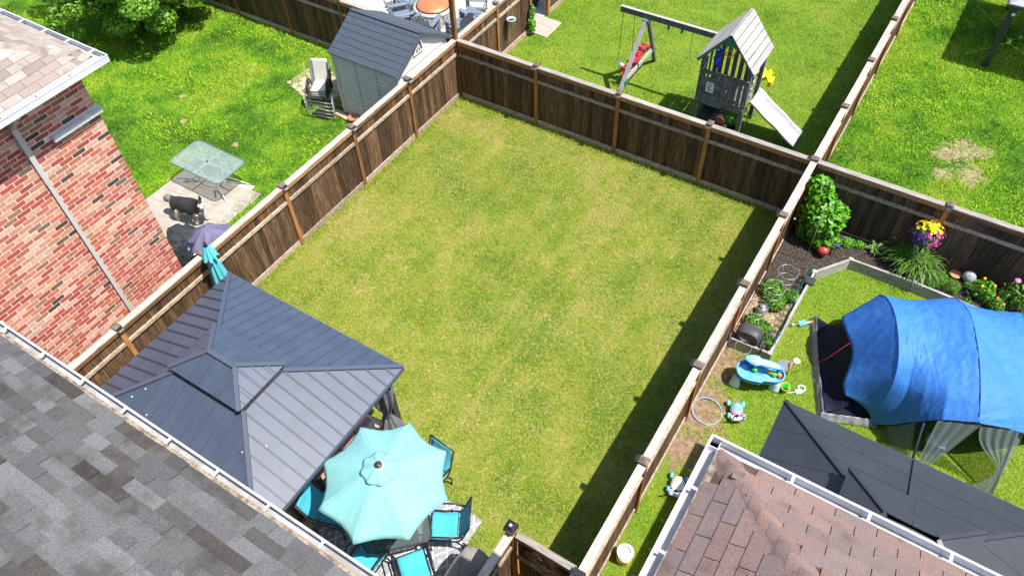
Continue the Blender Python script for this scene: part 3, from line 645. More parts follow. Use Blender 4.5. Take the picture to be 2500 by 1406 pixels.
# ---------------------------------------------------------------- central patio, rug, dining set
MT['paver'] = mat('pink_paver', (.46, .235, .185), (.36, .18, .145), scale=9, rough=.85, rnd=.12); MT['grout'] = mat('pale_joint', (.50, .45, .39), rough=.95)
struct(MB().prism([(.9, -16), (7.32, -16), (7.32, -10.12), (4.86, -10.12), (4.86, -9.42), (.9, -9.42)], .005, .022), 'patio', MT['grout'])
pat = bpy.data.objects['patio']; pm = MB().box((0, 0, 0), (.385, .122, .012)).mesh('paver', MT['paver']); n_ = 0
for i in range(24):
    for j in range(18):
        x = 4.66 - i * .14; y = -9.66 - j * .405 - (.2 if i % 2 else 0)
        if n_ < 290 and x > 3.2 and y > -12.9 and y < -9.6: part('paver', pm, pat, (x, y, .024), (0, 0, PI / 2)); n_ += 1
MB().b2((4.72, -10.12, .0225), (4.86, -9.42, .05)).build('edging', MT['slab'], pat)
rm = bpy.data.materials.new('diamond_rug'); rm.use_nodes = True; n = rm.node_tree.nodes; L = rm.node_tree.links; b = n['Principled BSDF']; b.inputs['Roughness'].default_value = .95
geo = n.new('ShaderNodeNewGeometry'); sp = n.new('ShaderNodeSeparateXYZ'); L.new(geo.outputs['Position'], sp.inputs[0])
def mth(op, a, c=None, d=None):
    q = n.new('ShaderNodeMath'); q.operation = op
    for i, v in enumerate((a, c, d)):
        if v is None: continue
        if isinstance(v, (int, float)): q.inputs[i].default_value = v
        else: L.new(v, q.inputs[i])
    return q.outputs[0]
S = .30
u_ = mth('DIVIDE', mth('ADD', sp.outputs[0], mth('MULTIPLY', sp.outputs[1], .72)), S); v_ = mth('DIVIDE', mth('SUBTRACT', sp.outputs[0], mth('MULTIPLY', sp.outputs[1], .72)), S)
fu = mth('ABSOLUTE', mth('SUBTRACT', mth('FRACT', u_), .5)); fv = mth('ABSOLUTE', mth('SUBTRACT', mth('FRACT', v_), .5))
line = mth('MAXIMUM', mth('GREATER_THAN', fu, .455), mth('GREATER_THAN', fv, .455)); dot = mth('LESS_THAN', mth('MAXIMUM', fu, fv), .10)
ck = mth('GREATER_THAN', mth('MODULO', mth('ADD', mth('FLOOR', u_), mth('FLOOR', v_)), 2), .5)
pat_ = mth('MAXIMUM', line, dot)
mx = n.new('ShaderNodeMix'); mx.data_type = 'RGBA'; L.new(pat_, mx.inputs[0]); mx.inputs[6].default_value = (.27, .275, .285, 1); mx.inputs[7].default_value = (.62, .62, .63, 1); L.new(mx.outputs[2], b.inputs['Base Color'])
solo(MB().grid(lambda u, v: ((u - .5) * 2.5, (v - .5) * 2.3, .004 + .004 * math.sin(u * 9) * math.sin(v * 7)), 24, 22, .006), 'rug', rm, 'grey outdoor rug with white diamond lines under the dining set', 'rug', (6.17, -11.2, .03))
MT['teal'] = mat('teal_sling', (.05, .40, .54), (.045, .36, .5), rough=.75, scale=5, sheen=.2)
MT['tealdk'] = MT['teal']
MT['frame'] = mat('dark_bronze_frame', (.02, .022, .026), rough=.4, spec=.5)
def sling_chair(label, group):
    t = thing('patio_chair', label, 'chair', group=group)
    MB().grid(lambda u, v: ((u - .5) * .48, .24 - v * .46, .43 - .03 * math.sin(PI * v)), 6, 8, .008).build('seat', MT['teal'], t, False)
    MB().grid(lambda u, v: ((u - .5) * .48, -.24 - .20 * v - .04 * math.sin(PI * v * .9), .45 + .52 * v), 6, 10, .008).build('backrest', MT['teal'], t, False)
    for s in (-1, 1):
        x = s * .27
        MB().tube([(x, .25, .0), (x, .27, .2), (x, .26, .42), (x, -.22, .40), (x, -.30, .5), (x, -.46, .98)], .016, 8).build('side_frame', MT['frame'], t, False)
        MB().tube([(x, .26, .42), (x + s * .03, .28, .58), (x + s * .03, .2, .645), (x + s * .03, -.1, .64), (x + s * .01, -.32, .60)], .017, 8).build('armrest', MT['frame'], t, False)
        MB().tube([(x, -.2, .40), (x, -.3, .2), (x, -.28, 0)], .016, 8).build('leg', MT['frame'], t, False)
    MB().tube([(-.27, -.46, .98), (.27, -.46, .98)], .014, 6).build('top_rail', MT['frame'], t, False); MB().tube([(-.27, .26, .41), (.27, .26, .41)], .014, 6).build('front_rail', MT['frame'], t, False)
    return t
RZ0 = .042
G_ = 'teal chairs around the glass dining table'
c0 = sling_chair('teal sling patio chair at the right end of the glass table, fully in sun', G_); c0.location = (7.06, -10.6, RZ0); c0.rotation_euler = (0, 0, 2.1)
dup(c0, (7.03, -11.45, RZ0), .92, 'teal sling patio chair nearest the bottom edge of the picture', G_)
dup(c0, (6.25, -11.74, RZ0), .0, 'teal sling patio chair tucked beside the white gutter, below the open parasol', G_)
dup(c0, (5.25, -11.42, RZ0), -PI / 2 + .3, 'teal sling patio chair mostly hidden under the left side of the parasol', G_)
dup(c0, (6.26, -10.02, .02), PI - .1, 'teal sling patio chair on the lawn edge, peeking out right of the parasol', G_)
MT['glass'] = mat('smoky_glass', (.10, .13, .125), rough=.12, spec=.6, alpha=.55)
tb = thing('dining_table', 'smoked glass dining table with dark frame under the teal parasol', 'table', (6.32, -11.0, RZ0))
def rrect(w_, d_, r, n=6):
    o = []
    for cx, cy, a0 in ((w_ / 2 - r, d_ / 2 - r, 0), (-w_ / 2 + r, d_ / 2 - r, PI / 2), (-w_ / 2 + r, -d_ / 2 + r, PI), (w_ / 2 - r, -d_ / 2 + r, 1.5 * PI)):
        o += [(cx + r * math.cos(a0 + k * PI / 2 / n), cy + r * math.sin(a0 + k * PI / 2 / n)) for k in range(n + 1)]
    return o
q_ = [(x * .7071 - y * .7071, x * .7071 + y * .7071) for x, y in rrect(1.12, 1.12, .16)]; MB().prism(q_, .70, .708).build('glass_top', MT['glass'], tb, False)
MB().tube([(x, y, .702) for x, y in q_], .017, 8, closed=True).build('rim', MT['frame'], tb, False)
for sx in (-1, 1):
    for sy in (-1, 1): MB().tube([(sx * .6 * (sy > 0), sx * .6 * (sy < 0), .68), (sx * .35 * (sy > 0), sx * .35 * (sy < 0), .35), (sx * .5 * (sy > 0), sx * .5 * (sy < 0), 0)], .018, 8).build('leg', MT['frame'], tb, False)
MB().tube([(.36 * math.cos(a), .36 * math.sin(a), .35) for a in np.linspace(0, 2 * PI, 17)[:-1]], .012, 6, closed=True).build('leg_ring', MT['frame'], tb, False)
# open parasol
MT['aqua'] = mat('aqua_canopy', (.27, .60, .60), (.24, .56, .57), rough=.8, scale=4, trans=.22, sheen=.1)
um = thing('parasol', 'open aqua octagonal parasol with vented top over the dining table', 'parasol', (6.36, -11.0, 0))
UR, UZ0, UZ1, AR = 1.065, 2.13, 2.56, 8
angs = [math.radians(14 + 45 * k) for k in range(8)]
for k in range(8):
    a0, a1 = angs[k], angs[k] + PI / 4
    def fn(u, v, a0=a0, a1=a1):
        r0 = .12 + (UR - .12) * v; e0 = Vector((math.cos(a0), math.sin(a0))) * r0; e1 = Vector((math.cos(a1), math.sin(a1))) * r0; p = e0.lerp(e1, u)
        sag = math.sin(PI * u); p *= 1 - .075 * sag * v ** 3
        z = UZ1 - (UZ1 - UZ0) * (v ** 1.12) - .045 * sag * v + .008 * math.sin(u * 25 + k) * v * sag
        return (p.x, p.y, z)
    pn = MB().grid(fn, 12, 12, .003).build('canopy_panel', MT['aqua'], um, False)
    MB().tube([(math.cos(a0) * (.12 + (UR - .12) * v), math.sin(a0) * (.12 + (UR - .12) * v), UZ1 - (UZ1 - UZ0) * v ** 1.12 - .018) for v in np.linspace(0, 1, 8)], .009, 6).build('rib', MT['frame'], um, False)
def vent(u, v):
    a = 2 * PI * u; r = .03 + .25 * v * (1 + .05 * math.cos(8 * a)); return (r * math.cos(a), r * math.sin(a), UZ1 + .085 - .12 * v ** 1.1 + .016 * math.sin(8 * a + 1.) * v + .006 * math.sin(19 * a) * v)
MB().grid(vent, 64, 8, .003).build('vent_cap', MT['aqua'], um, False)
MB().lathe([(.055, .0), (.06, .03), (.045, .045), (.0, .05)], (0, 0, UZ1 + .07), 16, capt=False).build('finial', mat('brown_finial', (.05, .03, .03), rough=.4), um, False)
MB().lathe([(.07, 0), (.075, .012)], (0, 0, UZ1 + .062), 18).build('finial_ring', MT['white'], um, False)
MB().tube([(0, 0, .05), (0, 0, UZ1)], .019, 10).build('pole', MT['frame'], um, False); MB().lathe([(.24, 0), (.24, .03), (.08, .06), (.03, .2)], (0, 0, .045), 20).build('base', MT['frame'], um, False)
# closed parasol behind the gazebo
cu_ = thing('parasol', 'closed teal parasol standing between the fence and the gazebo', 'parasol', (.38, -8.98, 0))
def cl(u, v):
    a = 2 * PI * u; z = 2.28 - 1.15 * v; r = (.045 + .13 * v) * (1 + .25 * math.sin(8 * a) * min(1, v * 2)); return (r * math.cos(a), r * math.sin(a), z)
MT['tealc'] = mat('closed_teal', (.10, .46, .52), rough=.8); MB().grid(cl, 64, 12).build('canopy', MT['tealc'], cu_, False)
MB().grid(lambda u, v: ((.05 + .10 * v) * (1 + .2 * math.sin(16 * PI * u + 1)) * math.cos(2 * PI * u), (.05 + .10 * v) * (1 + .2 * math.sin(16 * PI * u + 1)) * math.sin(2 * PI * u), 2.31 - .3 * v - .03 * math.sin(16 * PI * u) * v), 64, 6).build('vent_cap', MT['tealc'], cu_, False)
MB().lathe([(.03, 0), (.035, .05), (.015, .09), (.02, .12), (0, .13)], (0, 0, 2.3), 12, capt=False).build('finial', MT['dark'], cu_, False); MB().tube([(0, 0, 0.03), (0, 0, 2.3)], .02, 8).build('pole', MT['frame'], cu_, False); MB().lathe([(.2, 0), (.2, .05), (.03, .1)], (0, 0, .006), 18).build('base', MT['frame'], cu_, False)
# things under the gazebo
MT['wicker'] = mat('dark_wicker', (.05, .04, .033), (.03, .024, .02), scale=40, rough=.8)
sb_ = thing('sofa', 'dark wicker sofa under the gazebo eave', 'sofa', (4.25, -11.55, .03))
MB().b2((-.38, -.55, .02), (.42, .5, .38)).build('seat_base', MT['wicker'], sb_, False); MB().b2((.28, -.55, .381), (.42, .5, .66)).build('backrest', MT['wicker'], sb_, False); MB().b2((.26, -.56, .661), (.43, .51, .685)).build('top_plank', mat('grey_brown_plank', (.2, .16, .12), rough=.8), sb_, False)
for yy in (-.28, .24): MB().grid(lambda u, v, yy=yy: (-.36 + .62 * u, yy - .24 + .48 * v, .385 + .1 * (math.sin(PI * u) * math.sin(PI * v)) ** .3), 10, 10).build('cushion', MT['curtain'], sb_, False)
ch = thing('folding_chair', 'black folding chair with crossed frame under the gazebo eave', 'chair', (4.25, -10.1, .03))
MB().tube([(-.2, -.2, 0), (.2, -.2, .8)], .016, 6).build('frame', MT['black'], ch, False); MB().tube([(.2, .2, 0), (-.2, .2, .45)], .016, 6).build('leg', MT['black'], ch, False); MB().tube([(.2, -.2, 0), (-.2, -.2, .45)], .016, 6).build('leg', MT['black'], ch, False); MB().tube([(-.2, .2, 0), (.2, .2, .8)], .016, 6).build('frame', MT['black'], ch, False)
MB().b2((-.2, -.2, .43), (.15, .2, .45)).build('seat', MT['black'], ch, False); MB().b2((.17, -.2, .6), (.21, .2, .82)).build('backrest', MT['black'], ch, False)
# covered grill by the gate
MT['cover'] = mat('grey_grill_cover', (.25, .23, .21), (.19, .172, .155), scale=5, rough=.85); MT['cover2'] = mat('black_cover_panel', (.03, .03, .034), rough=.7)
gr = thing('covered_grill', 'barbecue under a grey and black cover beside the gate fence', 'grill', (7.88, -11.36, 0))
def gcv(u, v):
    a = 2 * PI * u; c_, s_ = math.cos(a), math.sin(a); e = .45; X = .30 * (abs(c_) ** e) * (1 if c_ > 0 else -1); Y = .62 * (abs(s_) ** e) * (1 if s_ > 0 else -1)
    z = .80 * min(1, v * 1.5); k = 1 if v < .667 else max(0, 1 - (v - .667) * 3) ** .7; wv = 1 + .05 * math.sin(a * 9) * (1 - v); return (X * wv * k * (1.0 - .12 * min(1, v * 1.5)), Y * wv * k, z + (.1 * math.sin((1 - k) * PI / 2)) + .012 * math.sin(X * 20 + Y * 13) * (1 - k))
MB().grid(gcv, 48, 24).build('cover', MT['cover'], gr, False)
MB().grid(lambda u, v: tuple(a * b for a, b in zip(gcv(u, .02 + v * .66), (1.03, 1.03, 1.0))), 10, 14).build('side_panel', MT['cover2'], gr, False)
MB().grid(lambda u, v: ((.31 - .62 * u) * 1., -.42 + .3 * v + .02 * math.sin(u * 9), 1.0 - .18 + .1 * math.sin(PI * u) ** .5 * .9 + .012), 12, 4, .004).build('strap', MT['cover2'], gr, False)

# ================================================================ left yard
MT['shedroof'] = mat('shed_roof', (.058, .072, .10), (.046, .057, .08), rough=.6, scale=14); MT['shedwall'] = mat('shed_siding', (.62, .585, .545), (.57, .535, .50), rough=.7, scale=3); MT['shedtrim'] = mat('shed_trim', (.07, .08, .10), rough=.6)
sx0, sx1, sy0, sy1, se, sr_ = -2.30, -.22, -2.22, -.18, 1.93, 2.53; sm = -1.18
sh = thing('garden_shed', 'grey plastic garden shed with dark gable roof in the corner', 'shed', (-1.26, -1.2, 0))
MB().b2((sx0 - .05, sy0 - .05, .004), (sx1 + .05, sy1 + .05, .05)).build('floor', MT['shedtrim'], sh)
nb = 15
for i in range(nb):                                    # lap siding courses of the two walls in view
    z0 = .05 + i * (se - .05) / nb; z1 = z0 + (se - .05) / nb - .014
    MB().slab([(sx0, sy0 - .04, z0), (sx1, sy0 - .04, z0), (sx1, sy0, z1), (sx0, sy0, z1)], (0, 1, 0), .012).build('siding', MT['shedwall'], sh)
    MB().slab([(sx1 + .035, sy0, z0), (sx1 + .035, sy1, z0), (sx1, sy1, z1), (sx1, sy0, z1)], (-1, 0, 0), .03).build('siding', MT['shedwall'], sh)
for i in range(5):
    z0 = se + i * .12; z1 = z0 + .12; f = lambda z: (z - se) / (sr_ - se)
    a0, b0 = sy0 + (sm - sy0) * f(z0), sy1 + (sm - sy1) * f(z0); a1, b1 = sy0 + (sm - sy0) * f(z1), sy1 + (sm - sy1) * f(z1)
    if i == 4: a1 = b1 - .01
    MB().slab([(sx1 + .012, a0, z0), (sx1 + .012, b0, z0), (sx1, b1, z1), (sx1, a1, z1)], (-1, 0, 0), .03).build('siding', MT['shedwall'], sh)
MB().b2((sx0, sy0, .05), (sx0 + .03, sy1, se)).build('wall', MT['shedwall'], sh); MB().b2((sx0 + .031, sy0 + .002, .05), (sx1 - .004, sy0 + .02, se)).build('groove_backing', MT['shedtrim'], sh); MB().b2((sx1 - .003, sy0 + .021, .05), (sx1 - .0025 + .001, sy1 - .031, se)).build('groove_backing', MT['shedtrim'], sh); MB().b2((sx0 + .031, sy1 - .03, .05), (sx1 - .031, sy1, se)).build('wall', MT['shedwall'], sh)
for x in (sx0 + .72, sx0 + 1.4): MB().b2((x - .006, sy0 - .042, .05), (x + .006, sy0 - .001, se)).build('wall_joint', MT['shedwall'], sh)
for x, y in ((sx0, sy0), (sx1, sy0), (sx1, sy1)): MB().b2((x - .05, y - .045, .05), (x + .04, y + .03, se)).build('corner_post', MT['shedwall'], sh)
gv = MB(); gv.slab([(sx1 + .02, sm - .33, se + .16), (sx1 + .02, sm + .05, se + .16), (sx1 + .02, sm - .02, se + .5)], (1, 0, 0), .02); gw = gv.build('gable_window', MT['shedtrim'], sh)
for a, b in (((sm - .33, se + .16), (sm - .02, se + .5)), ((sm - .33, se + .16), (sm + .05, se + .16)), ((sm + .05, se + .16), (sm - .02, se + .5)), ((sm - .16, se + .16), (sm - .12, se + .4)), ((sm - .05, se + .16), (sm - .12, se + .4))): MB().beam((sx1 + .048, a[0], a[1]), (sx1 + .048, b[0], b[1]), .022, .014, (1, 0, 0)).build('muntin', MT['white'], gw)
for sd in (-1, 1):
    ye = (sy0 - .1) if sd < 0 else (sy1 + .1); ex = se - .02
    for r in range(7):                                 # stepped roof courses
        f0, f1 = r / 7, (r + 1) / 7; yA, yB = ye + (sm - ye) * f0, ye + (sm - ye) * f1; zA, zB = ex + (sr_ + .02 - ex) * f0, ex + (sr_ + .02 - ex) * f1
        MB().slab([(sx0 - .09, yA, zA + .018), (sx1 + .09, yA, zA + .018), (sx1 + .09, yB, zB + .004), (sx0 - .09, yB, zB + .004)], (0, 0, 1), .022).build('roof_course', MT['shedroof'], sh)
    MB().beam((sx1 + .10, ye, ex - .02), (sx1 + .10, sm, sr_ - .005), .03, .07).build('verge', MT['shedtrim'], sh)
MB().beam((sx0 - .09, sm, sr_ + .045), (sx1 + .09, sm, sr_ + .045), .12, .03).build('ridge_cap', MT['shedroof'], sh)
solo(MB().b2((-.5, -.09, 0), (.5, .09, .04)), 'plank', MT['rail'], 'weathered plank lying in front of the grey shed', 'plank', (-2.18, -2.42, .03), rz=-.12)
solo(MB().lathe([(.10, 0), (.15, .08), (.155, .1), (.12, .1), (.09, .03), (0, .03)], n=18, capt=False), 'pot_saucer', mat('terracotta', (.42, .15, .085), rough=.85), 'terracotta saucer on the plank beside the shed', 'saucer', (-1.86, -2.44, .072))
# stack of sling chairs
MT['sling'] = mat('pale_sling', (.60, .58, .53), (.54, .52, .47), scale=6, rough=.8)
st = thing('stacked_chair', 'pale beige sling chair on top of the stack beside the shed', 'chair', (-3.14, -2.24, .14), PI + .45, 'stacked sling chairs')
def schair(t, z):
    MB().grid(lambda u, v: ((u - .5) * .46, -.1 - .36 * (v if v < .5 else .5) * 2 * 0 + (.26 - .9 * v if v < .5 else -.19 - .34 * (v - .5)), .40 - .03 * math.sin(PI * min(1, v * 2)) if v < .5 else .40 + 1.25 * (v - .5)), 6, 18, .01).build('sling', MT['sling'], t, False)
    for s in (-1, 1):
        x = s * .26; MB().tube([(x, .28, .0), (x, .28, .4), (x, -.2, .38), (x, -.4, 1.05)], .014, 7).build('side_frame', MT['dark'], t, False)
        MB().tube([(x, .26, .4)] + [(x + s * .02, .02 + .22 * math.cos(a), .42 + .24 * math.sin(a)) for a in np.linspace(.3, PI - .1, 9)], .018, 7).build('armrest', MT['black'], t, False)
schair(st, 0)
for k in range(1, 4): dup(st, (-3.14 + .012 * k, -2.24, .14 - .045 * k), PI + .45, ['', 'sling chair second from the top of the stack beside the shed', 'sling chair third from the top of the stack beside the shed', 'bottom sling chair of the stack beside the shed'][k], 'stacked sling chairs')
# wire pen
MT['wire'] = mat('steel_wire', (.42, .43, .43), rough=.35, metal=.6)
wp = thing('wire_crate', 'dark wire dog crate in front of the stacked chairs', 'crate', (-2.82, -2.62, 0))
cxs = [(-.62, .12), (-.28, -.28), (.52, -.05), (.2, .32)]
for i in range(3):
    a, b = cxs[i], cxs[i + 1]; pm_ = MB()
    for z in (.1, .22, .34, .46, .58): pm_.tube([(*a, z), (*b, z)], .006, 5)
    for k in range(13):
        f = k / 12; pm_.tube([(a[0] + (b[0] - a[0]) * f, a[1] + (b[1] - a[1]) * f, .02), (a[0] + (b[0] - a[0]) * f, a[1] + (b[1] - a[1]) * f, .6)], .004, 4)
    pm_.build('wire_panel', MT['wire'], wp, False)
MB().b2((-.25, -.16, .01), (.3, .12, .06)).build('tray', MT['black'], wp, False)
solo(MB().tube([(0, 0, 0), (.02, -.01, .55), (.06, -.03, 1.1)], .012, 6), 'thin_pole', mat('weathered_pole', (.35, .33, .3), rough=.8), 'thin pale pole standing beside the stacked chairs', 'pole', (-3.72, -2.1, 0))
sp_ = sheet('shed_apron', [(-4.75, -2.0), (-4.66, -1.13), (-3.0, -.7), (-2.5, -2.1), (-3.93, -2.25)], .009, mat('sandy_slab', (.46, .36, .26), (.40, .33, .22), scale=4, rough=.95, col3=(.16, .20, .05), scale3=5, c3=(.5, .62)))
# patio slabs under the glass table
sl0 = struct(MB().prism([(-4.42, -6.28), (-2.38, -5.72), (-2.2, -7.3), (-2.4, -8.6), (-4.4, -8.6)], .005, .014), 'slab_patio', MT['grout'])
sm_ = MB().box((0, 0, 0), (.59, .39, .014)).mesh('slab', MT['slab'])
for i in range(4):
    for j in range(6):
        x, y = -4.1 + i * .6 + (.0), -6.35 - j * .4 + i * .09
        if x < -2.4 + .2: part('slab', sm_, sl0, (x, y, .018), (0, 0, .12))
for j in range(4): part('slab', sm_, sl0, (-2.46 - .02 * j, -6.12 - j * .4, .0195), (0, 0, .12), (.55, 1, 1))
# glass table
tg = thing('glass_table', 'clear glass patio table with rounded corners beside the dog', 'table', (-3.30, -6.15, .02))
MT['cglass'] = mat('frosted_patio_glass', (.34, .41, .41), (.26, .33, .33), rough=.12, scale=9, spec=.7, alpha=.36)
q_ = rrect(1.72, .98, .16); MB().prism(q_, .712, .72).build('glass_top', MT['cglass'], tg, False)
MB().tube([(x, y, .714) for x, y in q_], .013, 8, closed=True).build('rim', mat('steel_blue_rim', (.10, .13, .15), rough=.4, spec=.5), tg, False)
for sx in (-1, 1):
    for sy in (-1, 1): MB().tube([(sx * .72, sy * .36, .70), (sx * .40, sy * .2, .5), (sx * .34, sy * .18, .22), (sx * .78, sy * .40, .0)], .017, 7).build('leg', MT['stone'], tg, False)
MB().tube([(.35 * math.cos(a), .2 * math.sin(a), .40) for a in np.linspace(0, 2 * PI, 15)[:-1]], .012, 6, closed=True).build('leg_ring', MT['stone'], tg, False)
for a, b in (((-.84, 0), (.84, 0)), ((0, -.47), (0, .47))): MB().beam((*a, .700), (*b, .700), .03, .015).build('cross_bar', MT['stone'], tg, False)
MB().lathe([(.03, 0), (.03, .004)], (0, 0, .7205), 12).build('parasol_hole', MT['black'], tg, False)
# bin bags and covered thing
MT['bag'] = mat('black_bin_bag', (.014, .014, .016), rough=.18, spec=.9, bump=.9, bscale=14)
def crumple(c, r, seed, amp=.3, sq=(1, 1, 1), n=30): return MB().blob((0, 0, r * sq[2] * .82), r, seed, amp, n, n // 2, sq, 3.2)
solo(crumple(0, .46, 3, .5, (1.0, 1.0, .6)), 'bin_bag', MT['bag'], 'glossy black bin bag between brick house and fence', 'bag', (-1.75, -8.25, 0))
solo(crumple(0, .42, 8, .4, (1.2, .8, .5)), 'tarpaulin_heap', mat('dull_black_tarp', (.035, .038, .045), rough=.5, bump=.6, bscale=8), 'dull black tarpaulin heap behind the glossy bin bag', 'tarpaulin', (-2.35, -7.98, .01))
pu = thing('parasol', 'half open faded purple parasol lying behind the fence post', 'parasol', (-1.55, -7.85, 0))
def pcv(u, v):
    a = 2 * PI * u; r = .55 * v * (1 + .06 * math.cos(8 * a)); return (r * math.cos(a), r * math.sin(a), .86 - .46 * v ** 1.4 - .05 * abs(math.sin(4 * a)) * v)
MB().grid(pcv, 64, 10).build('canopy', mat('faded_purple', (.15, .14, .24), (.11, .10, .18), scale=5, rough=.75), pu, False); MB().tube([(0, 0, 0), (0, 0, .9)], .018, 8).build('pole', MT['dark'], pu, False)
MB().lathe([(.2, 0), (.2, .05), (.03, .09)], (0, 0, .0), 16).build('base', MT['dark'], pu, False)
# ---------------------------------------------------------------- dog
dogm = bpy.data.materials.new('malamute_coat'); dogm.use_nodes = True; n = dogm.node_tree.nodes; L = dogm.node_tree.links; b = n['Principled BSDF']; b.inputs['Roughness'].default_value = .85
at = n.new('ShaderNodeAttribute'); at.attribute_name = 'coat'; nzt = n.new('ShaderNodeTexNoise'); nzt.inputs['Scale'].default_value = 60; mx = n.new('ShaderNodeMix'); mx.data_type = 'RGBA'; mx.blend_type = 'OVERLAY'; mx.inputs[0].default_value = .5
L.new(at.outputs['Color'], mx.inputs[6]); L.new(nzt.outputs['Fac'], mx.inputs[7]); L.new(mx.outputs[2], b.inputs['Base Color'])
bp = n.new('ShaderNodeBump'); bp.inputs['Strength'].default_value = .8; bp.inputs['Distance'].default_value = .012; L.new(nzt.outputs['Fac'], bp.inputs['Height']); L.new(bp.outputs[0], b.inputs['Normal'])
def make_dog(loc, rz):
    V_ = [(0, 0, .50, .175), (-.18, 0, .50, .165), (.17, 0, .49, .185), (.30, 0, .53, .17), (.38, 0, .62, .14), (.46, -.01, .70, .12), (.53, -.06, .69, .10), (.60, -.13, .65, .056),   # 0-7 spine, neck, head, muzzle
          (-.30, 0, .51, .10), (-.40, 0, .57, .08), (-.48, .02, .58, .11), (-.58, .04, .53, .11), (-.65, .05, .44, .07)]  # 8 hip, 9-12 tail
    E_ = [(0, 1), (0, 2), (2, 3), (3, 4), (4, 5), (5, 6), (6, 7), (1, 8), (8, 9), (9, 10), (10, 11), (11, 12)]
    for s in (-1, 1):
        k = len(V_); f = .06 if s > 0 else -.05
        V_ += [(.24 + f * .3, s * .10, .36, .10), (.25 + f, s * .11, .20, .065), (.25 + f * 1.2, s * .11, .07, .052), (.30 + f * 1.2, s * .11, .05, .052)]
        E_ += [(2, k), (k, k + 1), (k + 1, k + 2), (k + 2, k + 3)]
        k = len(V_); V_ += [(-.27 + f * .3, s * .10, .40, .12), (-.22 + f, s * .11, .27, .085), (-.32 + f * 1.1, s * .11, .16, .058), (-.29 + f * 1.3, s * .11, .055, .05), (-.235 + f * 1.3, s * .11, .05, .05)]
        E_ += [(8, k), (k, k + 1), (k + 1, k + 2), (k + 2, k + 3), (k + 3, k + 4)]
    me = bpy.data.meshes.new('dog_body'); me.from_pydata([v[:3] for v in V_], E_, []); o = bpy.data.objects.new('dog_body', me); COL.objects.link(o)
    sk = o.modifiers.new('s', 'SKIN'); sk.use_smooth_shade = True; sb2 = o.modifiers.new('d', 'SUBSURF'); sb2.levels = 2
    for i, v in enumerate(V_): me.skin_vertices[0].data[i].radius = (v[3], v[3]); me.skin_vertices[0].data[i].use_root = (i == 0)
    dg = bpy.context.evaluated_depsgraph_get(); m2 = bpy.data.meshes.new_from_object(o.evaluated_get(dg)); bpy.data.objects.remove(o)
    m2.materials.clear(); m2.materials.append(dogm)
    ca = m2.color_attributes.new('coat', 'FLOAT_COLOR', 'POINT')
    for i, v in enumerate(m2.vertices):
        x, y, z = v.co; blk = (.018, .016, .016); wht = (.62, .58, .53); gry = (.17, .16, .155)
        c = blk if z > .40 + .05 * math.sin(x * 25) and x < .42 else wht
        if x < -.40: c = gry if z > .5 else wht
        if x >= .40:
            c = blk if (z > .76 or x < .47) else wht
            if z < .56: c = wht
        if .2 < x < .42 and z > .42 and y < -.03 and z < .58: c = blk
        ca.data[i].color = (*c, 1)
    for p in m2.polygons: p.use_smooth = True
    d = thing('dog', 'black and white husky type dog walking on the slab patio', 'dog', loc, rz)
    bo = bpy.data.objects.new('body', m2); COL.objects.link(bo); bo.parent = d
    for s in (-1, 1):
        e = MB(); e.add([(.42, s * .04 - .01, .78), (.49, s * .045 - .01, .78), (.46, s * .11 - .01, .765), (.445, s * .08 - .01, .90)], [(0, 1, 3), (1, 2, 3), (2, 0, 3), (2, 1, 0)]); e.build('ear', MT['black'], d, False)
        MB().blob((.585 + s * .03, -.115 + s * .045, .722), .015, 0, 0, 8, 6).build('eye', MT['black'], d, False)
    MB().blob((.632, -.165, .66), .025, 0, 0, 10, 7).build('nose', MT['black'], d, False)
    return d
make_dog((-2.80, -7.38, .024), .22)
# big shrub at the top left
tr = thing('tree', 'dense green leafy tree overhanging the top left lawn', 'tree', (-10.7, -2.1, 0))
tk = MB(); tk.tube([(-10.7, -2.1, 0), (-10.7, -2.1, .9), (-10.7, -2.1, 2.2)], [.14, .11, .07], 10)
for a in range(7): tk.tube([(-10.7, -2.1, 1.0), (-10.7 + .8 * math.cos(a * .9), -2.1 + .8 * math.sin(a * .9), 1.8), (-10.8 + 1.5 * math.cos(a * .9), -2.1 + 1.5 * math.sin(a * .9), 2.5)], [.06, .04, .02], 7)
tk.build('trunk', MT['bark'], tr)
rg = random.Random(4); lob = []
for i in range(90):
    a = rg.uniform(0, 2 * PI); r = rg.uniform(.3, 1.9) ; lob.append((-10.95 + r * 1.35 * math.cos(a), -2.1 + r * 1.15 * math.sin(a), rg.uniform(.55, 3.2) + .16 * r, rg.uniform(.35, .6), rg.uniform(.35, .6), rg.uniform(.25, .42)))
leafmass('crown', MT['leaf_t'], lob, 46000, .065, tr, shell=.7, seed=5)
# ================================================================ fire pit patio (back left)
fp = thing('fire_pit', 'round stone fire pit with orange copper lid', 'fire pit', (-2.95, 2.85, .008)); MT['pit'] = mat('pale_stone', (.50, .475, .44), (.36, .34, .31), rough=.9, scale=10, rnd=.2)
MB().lathe([(.55, 0), (.55, .42), (.40, .42), (.40, .1)], n=32, capt=False).build('core', MT['grout'], fp, False)
for r in range(4):
    for i in range(14):
        a = 2 * PI * (i + .5 * (r % 2)) / 14; MB().box((.555 * math.cos(a), .555 * math.sin(a), .055 + r * .105), (.11, .235, .095), a).build('stone', MT['pit'], fp, False)
MB().lathe([(.63, .0), (.63, .05), (.4, .05), (.4, 0)], (0, 0, .425), 36, capb=False, capt=False).build('coping', MT['grout'], fp, False)
MB().lathe([(.52, 0), (.52, .03), (.5, .05), (.42, .10), (.25, .14), (0, .155)], (0, 0, .476), 36, capt=False).build('copper_lid', mat('copper_lid', (.62, .21, .085), (.52, .17, .075), rough=.45, scale=5, spec=.5, metal=.25, bump=.3, bscale=6), fp, False)
